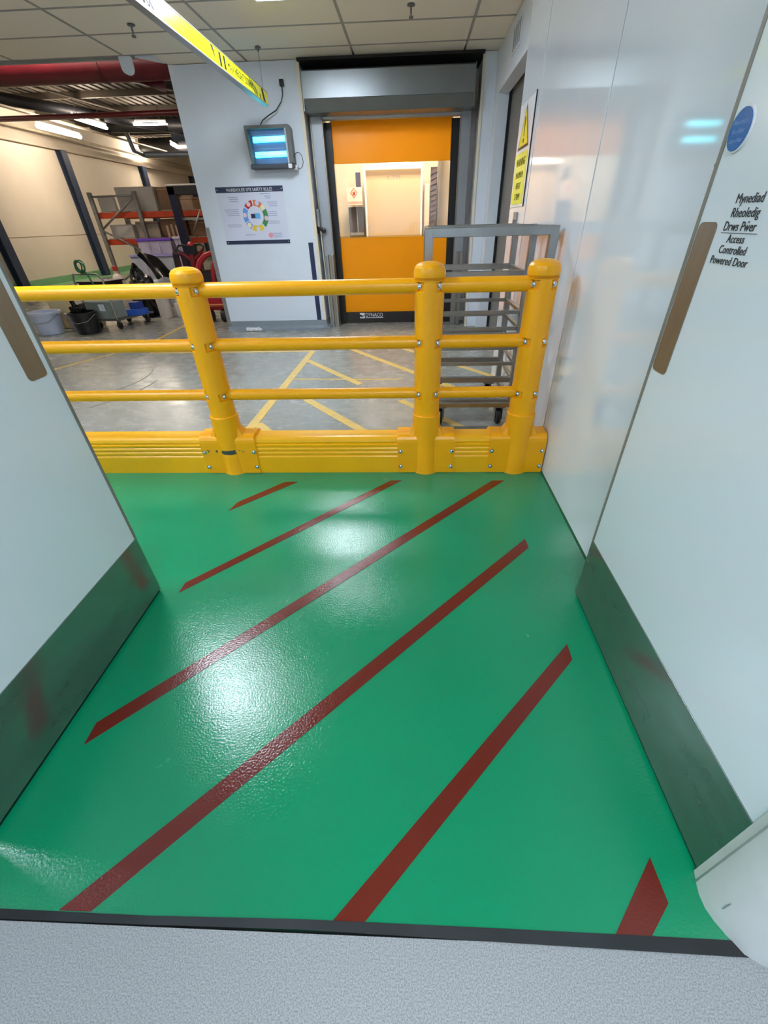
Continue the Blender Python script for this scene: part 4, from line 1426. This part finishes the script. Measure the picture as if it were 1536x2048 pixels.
# ------------------------------------------------------------------ red pallet truck half hidden by the pillar
pt = thing('pallet_truck', 'red pallet truck with black grip parked behind the white pillar', 'pallet truck', (-3.2, 7.6, 0))
rdm = mat('truck_red', 'B01E2A', 0.35, var=0.08)
rdd = mat('truck_dark_red', '7E1420', 0.45, var=0.1)
MB().tube([(-3.40, 7.6, 0.93), (-3.42, 7.62, 0.80), (-3.40, 7.65, 0.66), (-3.36, 7.7, 0.40), (-3.30, 7.72, 0.25)], [0.035, 0.05, 0.055, 0.05, 0.05], 12).build('tiller_arm', rdd, pt)
MB().tube([(-3.43, 7.6, 0.86), (-3.50, 7.6, 0.90), (-3.57, 7.6, 0.96)], [0.03, 0.025, 0.02], 10).build('handle_fork', rdd, pt)
MB().tube([(-3.39, 7.6, 0.86), (-3.30, 7.6, 0.90), (-3.22, 7.6, 0.98)], [0.03, 0.028, 0.02], 10).build('handle_fork', rdd, pt)
hl_ = [(-3.57, 7.6, 0.95), (-3.615, 7.6, 1.0), (-3.58, 7.6, 1.04), (-3.50, 7.6, 1.04), (-3.44, 7.6, 1.03)]
MB().tube(hl_, 0.014, 10).build('grip', blackp, pt)
MB().tube([(-3.22, 7.6, 0.97), (-3.19, 7.6, 1.02), (-3.24, 7.6, 1.05), (-3.34, 7.6, 1.04)], 0.014, 10).build('grip', blackp, pt)
MB().hexa([(-3.45, 7.58, 0.92), (-3.34, 7.58, 0.92), (-3.34, 7.66, 0.92), (-3.45, 7.66, 0.92), (-3.46, 7.58, 1.03), (-3.32, 7.58, 1.03), (-3.32, 7.66, 1.03), (-3.46, 7.66, 1.03)]).build('grip_head', mat('grip_black', '1C2226', 0.4), pt)
MB().lathe([(0.001, 0.0), (0.055, 0.005), (0.055, 0.03), (0.03, 0.055), (0.001, 0.06)], -3.385, 7.61, 1.03, 20).build('control_cap', rdm, pt)
arc = [(-3.40 + 0.30 * math.sin(a_), 7.55, 0.62 + 0.31 * (1 - math.cos(a_)) ** 0.6 * 0.9) for a_ in [math.radians(10 + 8.5 * k) for k in range(11)]]
arc = [(-3.36, 7.52, 0.60), (-3.33, 7.52, 0.72), (-3.27, 7.52, 0.83), (-3.18, 7.52, 0.90), (-3.08, 7.52, 0.935), (-2.95, 7.52, 0.93)]
MB().tube(arc, [0.05, 0.048, 0.045, 0.04, 0.036, 0.034], 12).build('body_hoop', rdm, pt)
MB().tube([(-3.0, 7.5, 0.88), (-3.1, 7.5, 0.70), (-3.12, 7.5, 0.5)], 0.035, 10).build('body_hoop', rdm, pt)
MB().box(-3.45, -2.9, 7.5, 7.9, 0.46, 0.70, 0.03, 3).build('battery_cover', mat('dark_cover', '2B2220', 0.45), pt)
MB().box(-3.40, -2.9, 7.46, 7.9, 0.16, 0.46, 0.04, 3).build('chassis', rdm, pt)
MB().box(-3.33, -2.9, 7.40, 7.5, 0.22, 0.26, 0.01).build('bumper', mat('truck_orange', 'B0542A', 0.5), pt)
for x in (-3.28, -3.05):
    MB().lathe([(0.02, -0.04), (0.085, -0.04), (0.09, -0.03), (0.09, 0.03), (0.085, 0.04), (0.02, 0.04)], x, 7.45, 0.09, 24, 'X').build('wheel', tyre_m, pt)

# ------------------------------------------------------------------ platform trolley with crate
tr_ = thing('platform_trolley', 'grey platform trolley with tube handle and four wheels', 'trolley', (-4.75, 7.1, 0))
A = Vector((-4.98, 6.96, 0))
ex = Vector((0.46, -0.05, 0))
ey = Vector((0.20, 0.68, 0))


def TP(u, v, z):
    p = A + ex * u + ey * v
    return (p.x, p.y, z)


def tbox(u0, u1, v0, v1, z0, z1):
    return MB().hexa([TP(u0, v0, z0), TP(u1, v0, z0), TP(u1, v1, z0), TP(u0, v1, z0), TP(u0, v0, z1), TP(u1, v0, z1), TP(u1, v1, z1), TP(u0, v1, z1)])


trm = mat('trolley_grey', '6F6C6A', 0.4, 0.4, var=0.1)
tbox(-.02, 1.02, -.02, 1.02, 0.125, 0.15).build('platform', trm, tr_)
MB().tube([TP(0.0, 0, 0.14), TP(-.02, 0, 0.68), TP(0.03, 0, 0.745), TP(0.85, 0, 0.745), TP(1.0, 0, 0.69), TP(1.0, 0, 0.14)], 0.014, 10).build('handle', galv, tr_)
for u, v in ((0.12, 0.1), (0.88, 0.1), (0.12, 0.9), (0.88, 0.9)):
    p = TP(u, v, 0.055)
    w_ = MB().lathe([(0.01, -0.016), (0.05, -0.016), (0.055, -0.01), (0.055, 0.01), (0.05, 0.016), (0.01, 0.016)], *p, 20, 'X').build('wheel', tyre_m, tr_)
    MB().box(p[0] - .025, p[0] + .025, p[1] - .02, p[1] + .02, 0.09, 0.126, 0.003).build('fork', galv, w_)
cb = thing('grey_crate', 'grey green crate with paper label on the platform trolley', 'crate', TP(.5, .15, .15))
tbox(0.0, 0.86, 0.03, 0.40, 0.151, 0.37).build('body', mat('crate_grey', '8C948C', 0.4, var=.15, vscale=5), cb)
tbox(-0.02, 0.88, 0.01, 0.42, 0.37, 0.39).build('rim', mat('crate_rim', 'A3A8A3', 0.4), cb)
tbox(0.45, 0.65, 0.02, 0.03, 0.26, 0.35).build('label_card', signw, cb)
dtray = thing('black_tray', 'black tray hooked on the trolley handle', 'tray', TP(.5, 0.05, .5))
tbox(0.08, 0.95, 0.02, 0.50, 0.52, 0.64).build('body', blackp, dtray)
tbox(0.03, 1.0, 0.0, 0.53, 0.63, 0.65).build('rim', blackp, dtray)
bb_ = thing('blue_box', 'bright blue box at the back of the platform trolley', 'box', TP(1.2, .6, .15))
tbox(0.80, 1.22, 0.42, 0.75, 0.151, 0.235).build('body', mat('blue_plastic', '2F5DC0', 0.35), bb_)
tbox(0.92, 1.16, 0.48, 0.70, 0.235, 0.33).build('top_piece', mat('blue_dark', '27408A', 0.35), bb_)

# buckets
wbm = mat('white_bucket', 'BFC6DA', 0.3, var=0.03)


def bucket(x, y, r, h, label, m, nm='bucket', square=False):
    t = thing(nm, label, 'bucket', (x, y, 0), 'buckets on the warehouse floor')
    seg = 4 if square else 28
    MB().lathe([(r * .78, 0), (r * .80, 0.004), (r * .98, h * .93), (r * .9, h * .93), (r * .76, 0.02)], x, y, 0, 28, smooth=True).build('body', m, t)
    MB().lathe([(r * .96, h * .90), (r * 1.06, h * .90), (r * 1.06, h), (r * .9, h), (r * .9, h * .93)], x, y, 0, 28, caps=False).build('rim', m, t)
    MB().tube([(x - r * 1.04, y - .0, h * .9), (x - r * .7, y - r * .8, h * .62), (x, y - r * 1.08, h * .55), (x + r * .7, y - r * .8, h * .62), (x + r * 1.04, y, h * .9)], 0.004, 6).build('wire_handle', galv, t)


bucket(-5.50, 6.74, 0.215, 0.30, 'large white bucket nearest the left door', wbm)
bucket(-5.19, 7.0, 0.155, 0.24, 'smaller pale bucket right of the large white one', mat('pale_bucket', 'AFA8AC', 0.4))
bucket(-4.89, 6.72, 0.185, 0.29, 'black bucket left of the platform trolley', blackp)
bucket(-5.85, 7.05, 0.14, 0.26, 'black bucket behind the large white one', blackp)
t = thing('bin_liner', 'crumpled black liner poking out of the black bucket', 'bin liner', (-4.89, 6.72, 0.2))
MB().hexa([(-5.0, 6.66, 0.10), (-4.86, 6.66, 0.10), (-4.86, 6.78, 0.10), (-5.0, 6.78, 0.10), (-5.02, 6.66, 0.36), (-4.83, 6.66, 0.34), (-4.84, 6.78, 0.40), (-5.0, 6.78, 0.38)]).build('liner', bagm, t)
MB().tube([(-4.95, 6.72, 0.3), (-4.98, 6.72, 0.42), (-4.94, 6.72, 0.47)], [0.03, 0.035, 0.01], 7).build('twist', bagm, t)
amb = mat('amber_liquid', 'D9C79A', 0.3, var=0.05)
t = thing('jerry_can', 'cream plastic jerry can behind the large white bucket', 'jerry can', (-5.45, 7.15, 0), 'jerry cans behind the buckets')
MB().box(-5.66, -5.36, 7.08, 7.27, 0, 0.46, 0.03, 3).build('body', amb, t)
MB().box(-5.64, -5.38, 7.09, 7.26, 0.455, 0.475, 0.006).build('shoulder', warmw, t)
MB().lathe([(0.03, 0), (0.03, 0.04)], -5.57, 7.15, 0.47, 14).build('cap', signw, t)
t = thing('jerry_can', 'cream plastic jerry can behind the smaller pale bucket', 'jerry can', (-5.15, 7.25, 0), 'jerry cans behind the buckets')
MB().box(-5.30, -5.02, 7.19, 7.38, 0, 0.42, 0.03, 3).build('body', warmw, t)
MB().lathe([(0.03, 0), (0.03, 0.04)], -5.1, 7.25, 0.42, 14).build('cap', amb, t)

# green hose coil on the blue column
t = thing('hose_coil', 'tangled green hose or strap hanging over the trolley handle', 'hose', (-4.7, 6.93, 0.75))
hm_ = mat('hose_green', '1E6B43', 0.4)
hp = []
for k in range(50):
    a_ = k * 0.5
    hp.append((-4.80 + 0.075 * math.cos(a_) + 0.02 * math.sin(a_ * .37), 6.93 + 0.03 * math.sin(a_ * .9), 0.84 + 0.07 * math.sin(a_) + 0.01 * math.sin(a_ * .6)))
MB().tube(hp, 0.009, 7).build('coil', hm_, t)
MB().tube([(-4.76, 6.92, 0.80), (-4.72, 6.92, 0.74), (-4.70, 6.92, 0.66), (-4.67, 6.93, 0.58)], 0.012, 7).build('tail', hm_, t)
